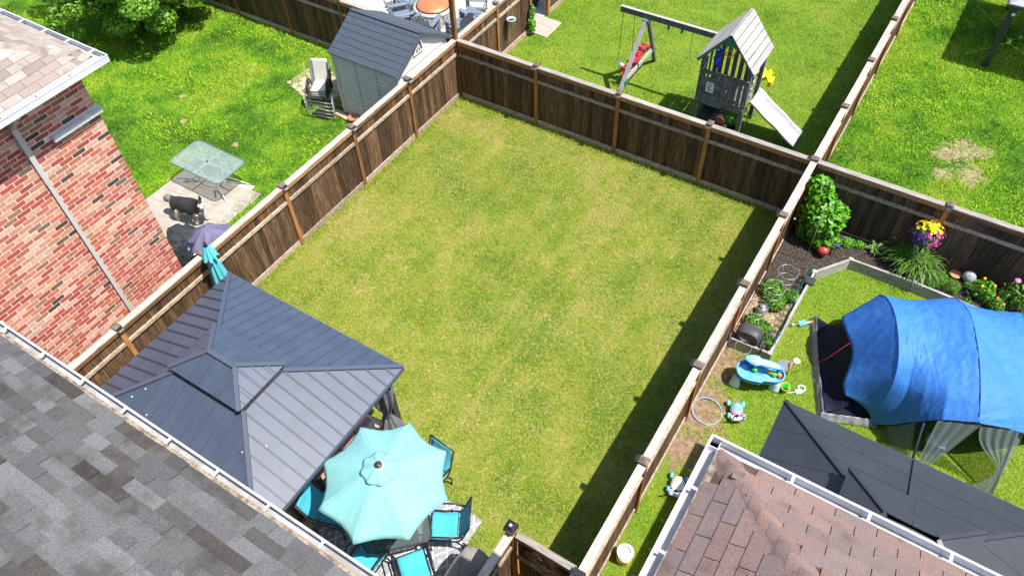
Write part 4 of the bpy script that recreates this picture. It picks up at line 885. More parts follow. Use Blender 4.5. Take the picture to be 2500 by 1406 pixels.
MB().lathe([(.53, 0), (.535, .04), (.52, .045)], (0, 0, .475), 36, capt=False, capb=False).build('lid_band', mat('dark_band', (.05, .012, .012), rough=.5), fp, False)
MT['adi'] = mat('blue_grey_resin', (.145, .185, .235), rough=.55, rnd=.06)
def adirondack(label, group):
    t = thing('adirondack_chair', label, 'chair', group=group)
    for i in range(5): MB().b2((-.25 + i * .102, -.2, .34), (-.155 + i * .102, .3, .36)).build('seat_slat', MT['adi'], t, False)
    for i in range(5):
        x = -.2 + i * .1; h = .62 - .05 * abs(i - 2) ** 1.4; MB().beam((x, -.2, .30), (x * 1.15, -.2 - h * .42, .30 + h), .085, .02, (0, 1, .4)).build('back_slat', MT['adi'], t, False)
    for s in (-1, 1):
        MB().grid(lambda u, v, s=s: (s * (.33 + (.5 - v) * (.11 + .05 * math.sin(PI * min(1, u * 1.1)))), .36 - .72 * u, .54), 10, 4, .025).build('armrest', MT['adi'], t, False)
        MB().b2((s * .27, .22, 0), (s * .31, .33, .515)).build('leg', MT['adi'], t, False); MB().beam((s * .29, .25, .32), (s * .29, -.42, .03), .035, .09).build('leg', MT['adi'], t, False)
        MB().beam((s * .3, -.3, .28), (s * .3, -.33, .52), .035, .06).build('arm_support', MT['adi'], t, False)
    return t
GA = 'blue grey chairs around the fire pit'
a0_ = adirondack('blue grey slatted chair with its back to the fence, in front of the fire pit', GA); a0_.location = (-2.62, 2.0, .01); a0_.rotation_euler = (0, 0, .25)
def face(x, y): return math.atan2(2.85 - y, -2.95 - x) - PI / 2
for x, y, l in ((-3.62, 2.05, 'blue grey slatted chair showing one armrest above the shed roof'), (-4.0, 2.9, 'blue grey slatted chair left of the copper lidded fire pit'), (-1.75, 2.55, 'blue grey slatted chair just right of the tall post'), (-1.75, 3.35, 'blue grey slatted chair furthest right, at the top edge')): dup(a0_, (x, y, .01), face(x, y), l, GA)
bd = thing('bird', 'small brown bird perched on the fence cap', 'bird', (-.05, 1.45, 1.803), .5)
MB().blob((0, 0, .075), .05, 2, .08, 12, 8, (1.5, .8, .85)).build('body', MT['postcap'], bd, False); MB().blob((.085, 0, .12), .03, 1, .05, 10, 7).build('head', MT['postcap'], bd, False); MB().beam((-.05, 0, .08), (-.19, 0, .10), .035, .01).build('tail', MT['dark'], bd, False); MB().tube([(.11, 0, .12), (.135, 0, .115)], [.008, .001], 6).build('beak', MT['dark'], bd, False)
for s in (-1, 1): MB().tube([(0, s * .015, .04), (.005, s * .015, 0)], .004, 5).build('leg', MT['dark'], bd, False)
# hanging pot and slabs by the opening
hp = thing('hanging_pot', 'pale grey pot hanging on strings from the short fence', 'pot', (.2, 2.42, .98)); MT['pot'] = mat('pale_grey_plastic', (.45, .49, .52), rough=.5)
MB().lathe([(.085, 0), (.125, .17), (.14, .17), (.14, .195), (.115, .195), (.08, .03)], n=22, capt=False).build('pot', MT['pot'], hp, False); MB().lathe([(.11, .14), (0, .15)], n=20, capb=False, capt=False).build('compost', MT['mulch'], hp, False)
for a in (0, 2.1, 4.2): MB().tube([(.13 * math.cos(a), .13 * math.sin(a), .19), (0, 0, .62)], .004, 5).build('string', MT['rail'], hp, False)
MB().tube([(-.15, 0, .60), (-.1, 0, .68), (.0, 0, .66), (.02, 0, .61)], .007, 6).build('bracket', MT['black'], hp, False)
sl1 = struct(MB().prism([(-.7, 3.62), (.62, 3.72), (.62, 4.62), (-.7, 4.72)], .005, .012), 'side_path', MT['grout'])
for i, (x, y, a, b_) in enumerate(((-.33, 4.17, .62, .98), (.28, 3.95, .6, .52), (.30, 4.42, .58, .40))): MB().box((x, y, .02), (a, b_, .022), -.04).build('slab', MT['slab'], sl1)
solo(MB().blob((0, 0, .35), .4, 5, .3, 16, 10, (.7, .6, 1.)), 'bin_bag', MT['bag'], 'black bag behind the opening in the far fence', 'bag', (-.75, 5.1, 0))
# ================================================================ playset
MT['pw'] = mat('grey_playset_wood', (.18, .175, .172), (.105, .10, .10), rough=.85, scale=5, stretch=(4, 4, 1), rnd=.18); MT['pwl'] = mat('pale_weathered_wood', (.38, .37, .36), (.31, .30, .293), rough=.85, scale=2.5, stretch=(3, .6, 3), rnd=.1); MT['green'] = mat('green_bracket', (.02, .16, .12), rough=.5); MT['yel'] = mat('yellow_plastic', (.85, .5, .02), rough=.35); MT['yel2'] = mat('bright_yellow_plastic', (.88, .68, .02), rough=.35); MT['red'] = mat('red_plastic', (.55, .015, .04), rough=.3, spec=.6); MT['blue'] = mat('blue_plastic', (.015, .06, .40), rough=.35)
ps = thing('playset', 'grey wooden play tower with gable roof, slide and swing beam', 'playset', (6.75, 2.55, 0))
x0, x1, y0, y1 = 6.12, 7.32, 2.02, 3.06
for x in (x0, x1):
    for y in (y0, y1): MB().b2((x - .05, y - .05, 0), (x + .05, y + .05, 2.2)).build('post', MT['pw'], ps)
for i in range(9): MB().b2((x0 + .05, y0 + .06 + i * .107, .93), (x1 - .05, y0 + .155 + i * .107, .955)).build('deck_board', MT['pw'], ps)
MB().b2((x0 - .04, y0 - .09, .86), (x1 + .04, y0 - .052, .98)).build('deck_beam', MT['pw'], ps); MB().b2((x0 - .04, y0 - .09, 1.72), (x1 + .04, y0 - .052, 1.82)).build('top_rail', MT['pw'], ps); MB().b2((x0 + .62, y0 - .115, .9), (x0 + .71, y0 - .091, 1.78)).build('stile', MT['pw'], ps)
for i in range(4): MB().b2((x0 + .02, y0 - .08, .99 + i * .16), (x0 + .61, y0 - .055, 1.14 + i * .16)).build('panel_board', MT['pw'], ps)
for i in range(4): MB().b2((x0 + .74 + i * .13, y0 - .08, .985), (x0 + .83 + i * .13, y0 - .056, 1.715)).build('slat', MT['pw'], ps)
sg = MB().b2((x0 + .2, y0 - .10, 1.22), (x0 + .40, y0 - .085, 1.5)).build('notice', MT['white'], ps)
for a, b_, z in ((.24, .36, 1.44), (.25, .34, 1.38), (.24, .31, 1.33), (.28, .36, 1.29), (.25, .29, 1.26)): MB().b2((x0 + a, y0 - .104, z), (x0 + b_, y0 - .101, z + .02)).build('print', MT['dark'], sg)
for i in range(6): MB().b2((x0 + .06 + i * .18, y1 + .052, .98), (x0 + .17 + i * .18, y1 + .075, 1.85)).build('back_slat', MT['pw'], ps)
MB().b2((x0, y1 + .052, 1.851), (x1, y1 + .09, 1.93)).build('back_rail', MT['pw'], ps)
for i in range(3): MB().b2((x0 - .08, y0 + .12 + i * .3, .98), (x0 - .052, y0 + .22 + i * .3, 1.8)).build('side_slat', MT['pw'], ps)
rx = 6.74
for sd in (-1, 1):                                    # roof boards
    ex, ez = rx + sd * .72, 2.16
    for i in range(6):
        f0, f1 = i / 6 + .011, (i + 1) / 6 - .011; a = Vector((ex + (rx - ex) * f0, 1.74, ez + (3.02 - ez) * f0)); b_ = Vector((ex + (rx - ex) * f1, 1.74, ez + (3.02 - ez) * f1))
        nr = Vector((sd * .86, 0, .72)).normalized(); MB().slab([a, b_, b_ + Vector((0, 1.36, 0)), a + Vector((0, 1.36, 0))], nr * (1 if True else 1), .022).build('roof_board', MT['pwl'], ps)
    MB().beam((ex, 1.80, ez - .03), (rx, 1.80, 2.98), .04, .08).build('rafter', MT['pw'], ps); MB().beam((ex, 3.04, ez - .03), (rx, 3.04, 2.98), .04, .08).build('rafter', MT['pw'], ps)
MB().slab([(rx - .2, 1.775, 2.72), (rx + .2, 1.775, 2.72), (rx, 1.775, 2.95)], (0, -1, 0), .01).build('gable_bracket', MT['green'], ps)
MB().beam((3.36, 2.93, 2.15), (6.3, 2.93, 2.15), .09, .15).build('swing_beam', MT['pw'], ps); MB().beam((3.35, 2.93, 2.228), (6.1, 2.93, 2.228), .088, .006).build('beam_top', MT['pwl'], ps)
for yf, m_ in ((1.62, 'pwl'), (4.22, 'pw')): MB().beam((4.12, 2.93 + (.06 if yf > 3 else -.06), 2.08), (3.98, yf, 0), .09, .09).build('frame_leg', MT[m_], ps)
MB().beam((4.03, 2.1, .62), (4.03, 3.78, .62), .04, .13).build('cross_brace', MT['pwl'], ps); MB().b2((4.05, 2.8, 1.98), (4.2, 3.06, 2.07)).build('bracket', MT['green'], ps); MB().b2((3.97, 2.0, .53), (4.1, 2.15, .68)).build('bracket', MT['green'], ps)
for x in (4.75, 5.12): MB().b2((x - .02, 2.89, 1.95), (x + .02, 2.97, 2.07)).build('swing_hanger', MT['green'], ps)
def slide(u, v):
    x = 7.40 + 1.32 * u; z = 1.02 - .93 * u + .016 * math.sin(u * 13) * (1 - .3 * u); w_ = (v - .5) * .68; e = abs(v - .5) * 2; z += .14 * max(0, (e - .72) / .28); return (x + .03 * u, 2.53 + w_ + .05 * u, z)
MB().grid(slide, 36, 16, .02).build('slide', mat('grey_slide', (.42, .435, .46), (.31, .325, .35), rough=.45, scale=5, spec=.5), ps)
def yslide(u, v):
    e = abs(v - .5) * 2; return (7.0 + .50 * u, 3.2 + v * .34, 1.22 - .12 * u + .05 * math.sin(u * 16) + .12 * max(0, (e - .6) / .4))
MB().grid(yslide, 30, 10, .02).build('yellow_slide', MT['yel2'], ps)
MB().b2((7.51, 3.22, .98), (7.60, 3.5, 1.12)).build('slide_end', MT['yel'], ps)
wh = MB(); wh.tube([(6.60 + .13 * math.cos(a), 2.45 + .04 * math.sin(a), 2.16 + .13 * math.sin(a)) for a in np.linspace(0, 2 * PI, 21)[:-1]], .016, 7, closed=True)
for a in (PI / 2, PI * 7 / 6, PI * 11 / 6): wh.tube([(6.6, 2.45, 2.16), (6.6 + .13 * math.cos(a), 2.45 + .04 * math.sin(a), 2.16 + .13 * math.sin(a))], .014, 6)
wh.build('steering_wheel', MT['yel'], ps); MB().tube([(6.6, 2.47, 2.14), (6.6, 2.55, .96)], .014, 6).build('wheel_post', MT['pw'], ps)
MB().grid(lambda u, v: (6.2 + .12 * v + .03 * math.sin(9 * u), 2.6 + .16 * v, 1.45 + .55 * u), 12, 6, .02).build('blue_climber', MT['blue'], ps)
for i in range(5): MB().b2((7.375, 2.15 + .0 * i, 1.0 + i * .2), (7.395, 2.24 + (.05 if i % 2 else 0), 1.12 + i * .2)).build('side_trim', MT['pwl'], ps)
MB().beam((7.40, 2.08, 1.9), (7.40, 2.86, 2.2), .03, .05).build('handrail', MT['pwl'], ps); MB().beam((7.40, 2.86, 1.1), (7.40, 2.86, 2.15), .04, .05, (0, 1, 0)).build('handrail', MT['pwl'], ps)
MB().beam((6.12, 2.12, .0), (6.12, 2.5, .9), .06, .06).build('brace', MT['pw'], ps)
# swings
sw = thing('belt_swing', 'white belt swing on dark ropes at the beam end', 'swing', (3.6, 2.93, .55))
MB().grid(lambda u, v: (-.21 + .42 * u, -.07 + .14 * v, -.0 - .10 * math.sin(PI * u)), 12, 4, .012).build('seat', MT['white'], sw, False)
for s in (-1, 1): MB().tube([(s * .21, 0, 0), (s * .16, 0, 1.52)], .008, 5).build('rope', MT['green'] if 0 else MT['dark'], sw, False)
gd = thing('glider_swing', 'red plastic glider swing beside the white a-frame leg', 'swing', (3.82, 3.3, .5))
MB().tube([(0, -.62, .05), (0, -.25, .12), (0, .2, .12), (0, .68, .06)], [.06, .08, .08, .06], 10).build('body', MT['red'], gd, False)
for y in (-.35, .35): MB().grid(lambda u, v, y=y: (-.13 + .26 * u, y - .12 + .24 * v, .2 - .03 * math.sin(PI * u)), 6, 6, .03).build('seat', MT['red'], gd, False)
for y, z in ((-.62, .06), (.68, .08)): MB().tube([(-.2, y, z), (.2, y, z)], .03, 8).build('foot_bar', MT['red'], gd, False)
for y in (-.1, .1): MB().tube([(-.16, y, .34), (.16, y, .34)], .018, 8).build('handle', MT['red'], gd, False); MB().tube([(0, y, .15), (0, y, .34)], .03, 8).build('handle_post', MT['red'], gd, False)
lp = MB(); lp.tube([(-.13, -.55, .1), (.13, -.55, .1), (.13, -.72, -.1), (-.13, -.72, -.1)], .022, 8, closed=True); lp.build('foot_loop', MT['red'], gd, False)
for s in (-1, 1): MB().tube([(s * .02, s * .5, .12), (.9, -.36 + .05 * s, 1.5)], .004, 4).build('chain', MT['wire'], gd, False)
tz = thing('trapeze', 'trapeze with white triangular grip hanging from the swing beam', 'trapeze', (5.42, 2.93, 1.25))
MB().tube([(0, 0, .2), (0, 0, .84)], .007, 5).build('rope', MT['dark'], tz, False); MB().tube([(0, 0, .2), (-.07, 0, .02), (.06, 0, .0)], .012, 6, closed=True).build('grip', MT['white'], tz, False)
solo(MB().tube([(0, 0, 0), (-.02, 0, .7)], .006, 5), 'rope', MT['dark'], 'dark rope hanging from the beam beside the play tower roof', 'rope', (5.9, 2.93, 1.37))
# toys below the tower
solo(MB().prism([(-.55, -.45), (.5, -.45), (.5, .4), (-.55, .4)], 0, .06), 'sandbox', MT['mulch'], 'dark sandbox mat under the play tower', 'sandbox', (6.6, 2.75, .006))
solo(MB().grid(lambda u, v: (-.28 + .56 * u, -.2 + .4 * v, .16 - .12 * math.sin(PI * u) * math.sin(PI * v)), 12, 10, .02), 'scoop_dish', mat('teal_plastic', (.03, .17, .17), rough=.5), 'teal plastic dish under the play tower', 'dish', (6.30, 2.92, .08))
wg = thing('toy_wagon', 'green slatted toy wagon under the play tower', 'toy', (6.98, 2.55, .01)); MT['lime'] = mat('green_toy', (.10, .25, .05), rough=.5)
for i in range(4): MB().b2((-.2 + i * .1, -.13, .08), (-.11 + i * .1, -.11, .3)).build('slat', MT['lime'], wg, False)
MB().b2((-.2, -.109, .08), (.2, .13, .11)).build('floor', MT['lime'], wg, False); MB().b2((-.2, .131, .08), (.2, .15, .3)).build('side', MT['lime'], wg, False)
for s in (-1, 1): MB().tube([(s * .14, -.17, .07), (s * .14, -.14, .07)], .07, 12).build('wheel', MT['black'], wg, False)
solo(MB().blob((0, 0, .14), .14, 1, .03, 14, 10), 'ball', mat('terracotta_ball', (.35, .14, .08), rough=.6), 'terracotta coloured ball under the play tower', 'ball', (6.72, 2.42, .01))
tf = thing('toy_trestle', 'white metal toy frame under the play tower', 'toy', (7.22, 2.72, .01))
for s in (-1, 1): MB().tube([(s * .12, -.15, 0), (s * .1, 0, .42), (s * .12, .15, 0)], .014, 6).build('leg', MT['white'], tf, False)
MB().tube([(-.1, 0, .42), (.1, 0, .42)], .014, 6).build('top_bar', MT['white'], tf, False)

# ================================================================ right yard: planting bed
MT['sleeper'] = mat('grey_sleeper', (.40, .375, .345), (.27, .25, .225), rough=.9, scale=4, stretch=(1, 1, 5), rnd=.12, col3=(.16, .14, .12), scale3=7, c3=(.62, .72))
bedm = struct(MB().prism([(W + .06, -2.35), (10.5, -2.35), (10.52, -1.66), (11.12, -.92), (12.49, -.87), (14.65, -.98), (17.6, -1.05), (17.6, -.06), (W + .06, -.06)], .004, .17), 'mulch_bed', MT['mulch'])
beds = struct(MB().prism([(W + .06, -4.2), (10.44, -4.2), (10.5, -2.35), (W + .06, -2.35)], .004, .165), 'vegetable_bed', MT['sand'])
ed = thing('bed_edging', 'weathered timber edging of the planting bed beside the tent', 'edging', (11, -1.5, 0))
pts = [(W + .06, -4.25), (10.49, -4.22), (10.56, -1.66), (11.12, -.90), (12.49, -.87), (14.65, -.98), (17.6, -1.05)]
for a, b in zip(pts[:-1], pts[1:]):
    d = Vector((b[0] - a[0], b[1] - a[1])).normalized() * .022
    for z in (.075, .222): MB().beam((a[0] + d.x, a[1] + d.y, z), (b[0] - d.x, b[1] - d.y, z), .05, .142).build('timber', MT['sleeper'], ed)
for a in pts[1:]: MB().b2((a[0] - .045, a[1] - .045, 0), (a[0] + .045, a[1] + .045, .31)).build('stake', MT['sleeper'], ed)
def chips(name, n, x0, x1, y0, y1, z, cols, s, keep, label, cat):
    x = RNG.uniform(x0, x1, n); y = RNG.uniform(y0, y1, n); k = keep(x, y); x, y = x[k], y[k]; n = len(x); cols = np.array(cols)
    o = blades(name, np.stack([x, y], 1), z, RNG.uniform(.6, 1.6, n) * s, RNG.uniform(.5, 1.2, n) * s * .5, RNG.uniform(.9, 1.5, n), MT['chip'], cols[RNG.integers(0, len(cols), n)] * RNG.uniform(.6, 1.4, (n, 1)), fat=True)
    o['kind'] = 'stuff'; return tag(o, label, cat)
inm = lambda x, y: ((y > -2.35) & (x < 10.5)) | (y > np.interp(x, [10.5, 11.12, 12.49, 17], [-1.6, -.88, -.83, -1.0]))
chips('mulch', 9000, W + .1, 16, -2.35, -.08, .172, [(.03, .024, .02), (.05, .04, .034), (.09, .075, .065), (.17, .15, .135)], .04, inm, 'dark shredded bark mulch in the planting bed', 'mulch')
chips('litter', 1500, W + .1, 10.46, -4.15, -2.3, .168, [(.35, .27, .18), (.25, .19, .11), (.18, .2, .06)], .05, lambda x, y: x > 0, 'dry straw litter on the vegetable bed', 'litter')
def shrub(name, label, cat, loc, lobes, n, size, m, seed, stems=5, sh=.7, asp=.55):
    t = thing(name, label, cat, loc); st = MB(); rg = random.Random(seed)
    top = max(l[2] for l in lobes)
    for i in range(stems):
        l = rg.choice(lobes); st.tube([(loc[0] + rg.uniform(-.05, .05), loc[1] + rg.uniform(-.05, .05), loc[2]), ((loc[0] + l[0]) / 2, (loc[1] + l[1]) / 2, (loc[2] + l[2]) / 2), l[:3]], [.018, .013, .006], 6)
    st.build('stem', MT['bark'], t); leafmass('foliage', m, lobes, n, size, t, shell=sh, seed=seed, asp=asp); return t
lb = [(10.15, -.55, .5, .42, .38, .4), (10.3, -.62, .85, .42, .38, .38), (10.1, -.5, 1.15, .36, .33, .36), (9.95, -.38, 1.45, .26, .24, .3), (10.42, -.72, .45, .3, .3, .3), (10.0, -.5, .9, .32, .3, .35), (10.45, -.5, 1.0, .28, .28, .25)]
shrub('bush', 'bright green leafy bush in the corner of the mulch bed', 'bush', (10.15, -.55, .17), lb, 2300, .075, MT['leaf_y'], 3, 8, .75)
og = thing('ornamental_grass', 'arching green daylily clump in the mulch bed', 'plant', (12.3, -.42, .17))
n_ = 420; xy = np.stack([12.3 + RNG.normal(0, .09, n_), -.42 + RNG.normal(0, .08, n_)], 1)
def arch_leaves(name, parent, n, spread, h, wd, m, base, seed, droop=.55):
    rg = np.random.default_rng(seed); mb = MB()
    for i in range(n):
        a = rg.uniform(0, 2 * PI); L_ = spread * rg.uniform(.5, 1.1); hh = h * rg.uniform(.6, 1.1); w_ = wd * rg.uniform(.6, 1.1); bx_, by_ = rg.normal(0, spread * .12, 2); dv = Vector((math.cos(a), math.sin(a), 0)); sd = Vector((-math.sin(a), math.cos(a), 0)); P_ = []
        for k in range(6):
            f = k / 5; P_.append((Vector((bx_, by_, 0)) + dv * (L_ * f) + Vector((0, 0, hh * (math.sin(PI * min(1, f * .5 + .0)) - droop * f ** 3))), w_ * (1 - f) ** .6 * .5 + .001))
        vs = [p for q, w2 in P_ for p in (q - sd * w2, q + sd * w2)]; mb.add(vs, [(2 * k, 2 * k + 1, 2 * k + 3, 2 * k + 2) for k in range(5)], True)
    o = mb.build(name, m, parent, False); return o
MT['daylily'] = mat('daylily_leaf', (.13, .26, .035), (.08, .19, .02), rough=.45, scale=9, trans=.25); MT['hosta'] = mat('hosta_leaf', (.20, .30, .10), (.10, .20, .05), rough=.5, scale=20, trans=.2)
arch_leaves('leaves', og, 330, .62, .62, .03, MT['daylily'], None, 4)
hs = thing('hosta', 'small variegated hosta left of the arching daylily clump', 'plant', (11.5, -.28, .17)); arch_leaves('leaves', hs, 34, .26, .2, .06, MT['hosta'], None, 6, .3)
shrub('herb', 'feathery green herb mound in front of the daylily clump', 'plant', (12.95, -.55, .17), [(12.85, -.55, .3, .22, .2, .17), (13.15, -.55, .26, .2, .18, .14), (12.7, -.72, .26, .2, .14, .13)], 3200, .022, MT['leaf'], 9, 3, .5, .3)
shrub('low_plant', 'low bright groundcover right of the green bush', 'plant', (10.95, -.32, .17), [(10.9, -.38, .24, .16, .14, .1), (11.15, -.3, .22, .14, .12, .07)], 500, .03, MT['leaf_y'], 12, 2, .6)
for i, (x, y, s_, l) in enumerate(((13.72, -.48, .24, 'marigold plant with orange flowers near the tent top'), (14.3, -.35, .3, 'tall leafy peony with pink flowers at the right edge'), (14.05, -.72, .16, 'small dark leaved plant at the right end of the bed'))):
    t = shrub('flowering_plant', l, 'plant', (x, y, .17), [(x, y, .17 + s_, s_, s_ * .8, s_), (x + s_ * .5, y - .05, .17 + s_ * .7, s_ * .6, s_ * .6, s_ * .6)], 420, .042, MT['leaf_y'] if i == 0 else MT['leaf'], 20 + i, 4, .6)
    fm = [mat('marigold', (.85, .4, .01), rough=.6), mat('peony', (.70, .18, .5), rough=.6), mat('bronze_flower', (.45, .16, .06), rough=.6)][i]
    for k in range((4, 2, 2)[i]):
        a = k * 2.1; MB().blob((x + s_ * .6 * math.cos(a), y + s_ * .5 * math.sin(a), .17 + s_ * 1.75 + .03 * (k % 2)), (.032, .065, .035)[i], k, .3, 10, 6, (1, 1, .6), 5).build('flower', fm, t)
for i, (x, y) in enumerate(((13.25, -.62), (13.45, -.3), (11.75, -.15), (13.0, -.2), (13.55, -.75), (14.5, -.85))): shrub('seedling', ['small seedling beside the mosaic ball', 'seedling below the terracotta dish', 'seedling by the fence between hosta and daylily', 'seedling at the fence right of the daylily clump', 'seedling near the edging above the tent', 'seedling at the right edge of the bed'][i], 'plant', (x, y, .17), [(x, y, .23, .08, .08, .05)], 26, .035, MT['leaf_y'], 40 + i, 2, .5)
# hanging basket
hb = thing('hanging_basket', 'hanging basket of yellow, purple and pink flowers on the fence', 'basket', (12.28, -.32, 1.1))
MB().lathe([(.10, -.16), (.2, -.08), (.24, .02)], n=20, capt=False).build('basket', MT['bark'], hb, False)
pet = {'yellow': mat('yellow_petal', (.85, .66, .02), rough=.6), 'purple': mat('purple_petal', (.10, .02, .22), rough=.6), 'pink': mat('pink_petal', (.72, .04, .36), rough=.6)}
rg = random.Random(3); pmesh = {}
for kx, m_ in pet.items():
    mb = MB(); 
    for p in range(5):
        a = p * 2 * PI / 5; mb.add([(0, 0, 0), (.03 * math.cos(a - .5), .03 * math.sin(a - .5), .012), (.042 * math.cos(a), .042 * math.sin(a), .006), (.03 * math.cos(a + .5), .03 * math.sin(a + .5), .012)], [(0, 1, 2, 3)])
    pmesh[kx] = mb.mesh('flower', m_)
for i in range(270):
    a = rg.uniform(0, 2 * PI); ph = rg.uniform(0, 1.75); d = Vector((math.sin(ph) * math.cos(a), math.sin(ph) * math.sin(a), math.cos(ph))); r = .29 * rg.uniform(.82, 1.16)
    sd = d.x * .8 - d.z * .1 + rg.uniform(-.25, .25); e_ = d.z * .75 + d.y * .25 - d.x * .1; kx = 'yellow' if e_ > .42 + rg.uniform(-.12, .12) else ('pink' if d.x > .25 + rg.uniform(-.3, .3) else 'purple')
    q = d.to_track_quat('Z', 'Y').to_euler(); o = part('flower', pmesh[kx], hb, d * r * 1.05 + Vector((0, 0, .02)), q, (.85, .85, .85))
leafmass('foliage', MT['leaf'], [(12.28, -.32, 1.1, .27, .27, .25)], 500, .04, hb, .5, seed=2)
MB().tube([(0, .26, .5), (0, .15, .62), (0, 0, .6), (0, 0, .3)], .008, 6).build('bracket', MT['black'], hb, False)
# ornaments
t = thing('garden_globe', 'red mushroom shaped garden ornament in the dark mulch', 'ornament', (10.52, -1.0, .17)); MT['redg'] = mat('red_glaze', (.42, .045, .045), rough=.12, spec=.8)
MB().lathe([(.07, 0), (.085, .1), (.07, .16)], n=20).build('stem', MT['redg'], t, False); MB().lathe([(.06, .13), (.135, .15), (.125, .22), (.08, .265), (0, .28)], n=24, capt=False).build('cap', MT['redg'], t, False)
t = thing('solar_path_light', 'small black solar path light beside the red ornament', 'light', (10.74, -.82, .17)); MB().tube([(0, 0, 0), (0, 0, .26)], .01, 6).build('stake', MT['black'], t, False); MB().b2((-.07, -.07, .26), (.07, .07, .30)).build('lamp_head', MT['dark'], t, False); MB().b2((-.055, -.055, .301), (.055, .055, .306)).build('panel', mat('solar_panel', (.05, .08, .14), rough=.15), t, False)
solo(MB().lathe([(.11, 0), (.13, .03), (.12, .035), (0, .03)], n=20, capt=False), 'terracotta_dish', mat('orange_terracotta', (.62, .22, .11), rough=.8), 'orange terracotta dish beside the mosaic ball', 'dish', (13.17, -.02 - .1, .2))
vm = bpy.data.materials.new('mosaic_glass'); vm.use_nodes = True; n = vm.node_tree.nodes; L = vm.node_tree.links; vo = n.new('ShaderNodeTexVoronoi'); vo.inputs['Scale'].default_value = 18; cr_ = n.new('ShaderNodeValToRGB'); cr_.color_ramp.elements[0].color = (.03, .05, .12, 1); cr_.color_ramp.elements[1].color = (.6, .65, .6, 1); L.new(vo.outputs['Color'], cr_.inputs[0]); L.new(cr_.outputs[0], n['Principled BSDF'].inputs['Base Color']); n['Principled BSDF'].inputs['Roughness'].default_value = .12
solo(MB().blob((0, 0, .13), .14, 0, 0, 24, 16), 'mosaic_ball', vm, 'blue and white mosaic glass ball near the fence', 'ornament', (13.42, -.12, .16))
t = thing('lidded_jar', 'round grey lidded jar on the sandy vegetable bed', 'ornament', (9.95, -3.22, .165)); MT['zinc'] = mat('brushed_zinc', (.30, .30, .31), rough=.35, metal=.5); MB().lathe([(.06, 0), (.12, .06), (.125, .12), (.09, .18), (.06, .2)], n=24).build('jar', MT['zinc'], t, False); MB().lathe([(.07, .2), (.07, .225), (.03, .24)], n=20).build('lid', MT['zinc'], t, False)
hr = thing('hose_reel', 'dark grey wall hose reel box on the front bed edging', 'hose reel', (9.98, -4.1, .30)); MT['reel'] = mat('charcoal_plastic', (.05, .052, .056), rough=.5)
q_ = [(.26 * (abs(math.cos(a)) ** .7) * (1 if math.cos(a) > 0 else -1), .21 * (abs(math.sin(a)) ** .8) * (1 if math.sin(a) > 0 else -1)) for a in np.linspace(0, 2 * PI, 33)[:-1]]
mb = MB(); NN = len(q_); ring = []
for y, s_ in ((-.13, .82), (-.10, .96), (-.03, 1.), (.08, 1.), (.14, .9)): ring.append([(x * s_, y, .12 + z * s_) for x, z in q_])
mb.add([p for r in ring for p in r], [(i * NN + j, i * NN + (j + 1) % NN, (i + 1) * NN + (j + 1) % NN, (i + 1) * NN + j) for i in range(4) for j in range(NN)] + [tuple(range(NN)), tuple(reversed(range(4 * NN, 5 * NN)))], True); mb.build('housing', MT['reel'], hr, False)
MB().tube([(.165 * math.cos(a), -.135, .12 + .165 * math.sin(a)) for a in np.linspace(0, 2 * PI, 29)[:-1]], .006, 6, closed=True).build('silver_ring', MT['zinc'], hr, False); MB().lathe([(.15, 0), (.15, .004)], (0, 0, 0), 24).build('front_disc', MT['black'], hr, False); bpy.data.objects[hr.name]
kids(hr)[-1].rotation_euler = (PI / 2, 0, 0); kids(hr)[-1].location = (0, -.131, .12)
solo(MB().tube([(.2, -.05, .1), (.33, -.1, .12), (.34, -.16, -.05), (.28, -.2, -.2), (.22, -.22, -.26)], .012, 7), 'garden_hose', MT['black'], 'black hose dangling from the hose reel over the edging', 'hose', (9.98, -4.1, .30))
solo(MB().tube([(-.25, .02, .1), (-.38, -.05, .12), (-.36, -.16, -.05), (-.33, -.22, -.25)], .012, 7), 'garden_hose', mat('pale_hose', (.2, .26, .3), rough=.4), 'pale hose on the fence side of the hose reel', 'hose', (10.02, -4.1, .30))
solo(MB().beam((0, -.3, .12), (.0, .32, .05), .1, .02), 'ramp_board', MT['reel'], 'black ribbed board leaning on the front bed edging', 'board', (10.3, -3.88, .18))
def cage(loc, lab):
    t = thing('tomato_cage', lab, 'plant support', loc)
    for z, r in ((.16, .13), (.38, .17), (.6, .21)): MB().tube([(r * math.cos(a), r * math.sin(a), z) for a in np.linspace(0, 2 * PI, 25)[:-1]], .005, 5, closed=True).build('ring', MT['wire'], t, False)
    for a in (.3, 2.4, 4.5): MB().tube([(.1 * math.cos(a), .1 * math.sin(a), 0), (.21 * math.cos(a), .21 * math.sin(a), .62)], .005, 5).build('leg', MT['wire'], t, False)
for loc, lab in (((10.12, -2.42, .17), 'wire tomato cage nearest the dark mulch'), ((10.03, -2.95, .165), 'wire tomato cage over the largest vegetable plant'), ((9.9, -3.62, .165), 'wire tomato cage just behind the hose reel')): cage(loc, lab)
for i, (x, y, s_, lab) in enumerate(((9.95, -2.6, .26, 'leafy vegetable plant under the fence near the mulch'), (10.1, -2.9, .24, 'largest green vegetable plant inside a wire cage'), (10.35, -2.55, .17, 'vegetable plant beside the green mesh'), (9.92, -3.6, .2, 'vegetable plant behind the hose reel'), (10.15, -3.65, .17, 'feathery vegetable plant left of the ribbed board'), (10.38, -3.95, .14, 'small vegetable plant in the front corner of the bed'))):
    shrub('vegetable_plant', lab, 'plant', (x, y, .165), [(x, y, .165 + s_ * .6, s_, s_, s_ * .55)], int(2600 * s_), .042, MT['leaf'], 60 + i, 3, .5)
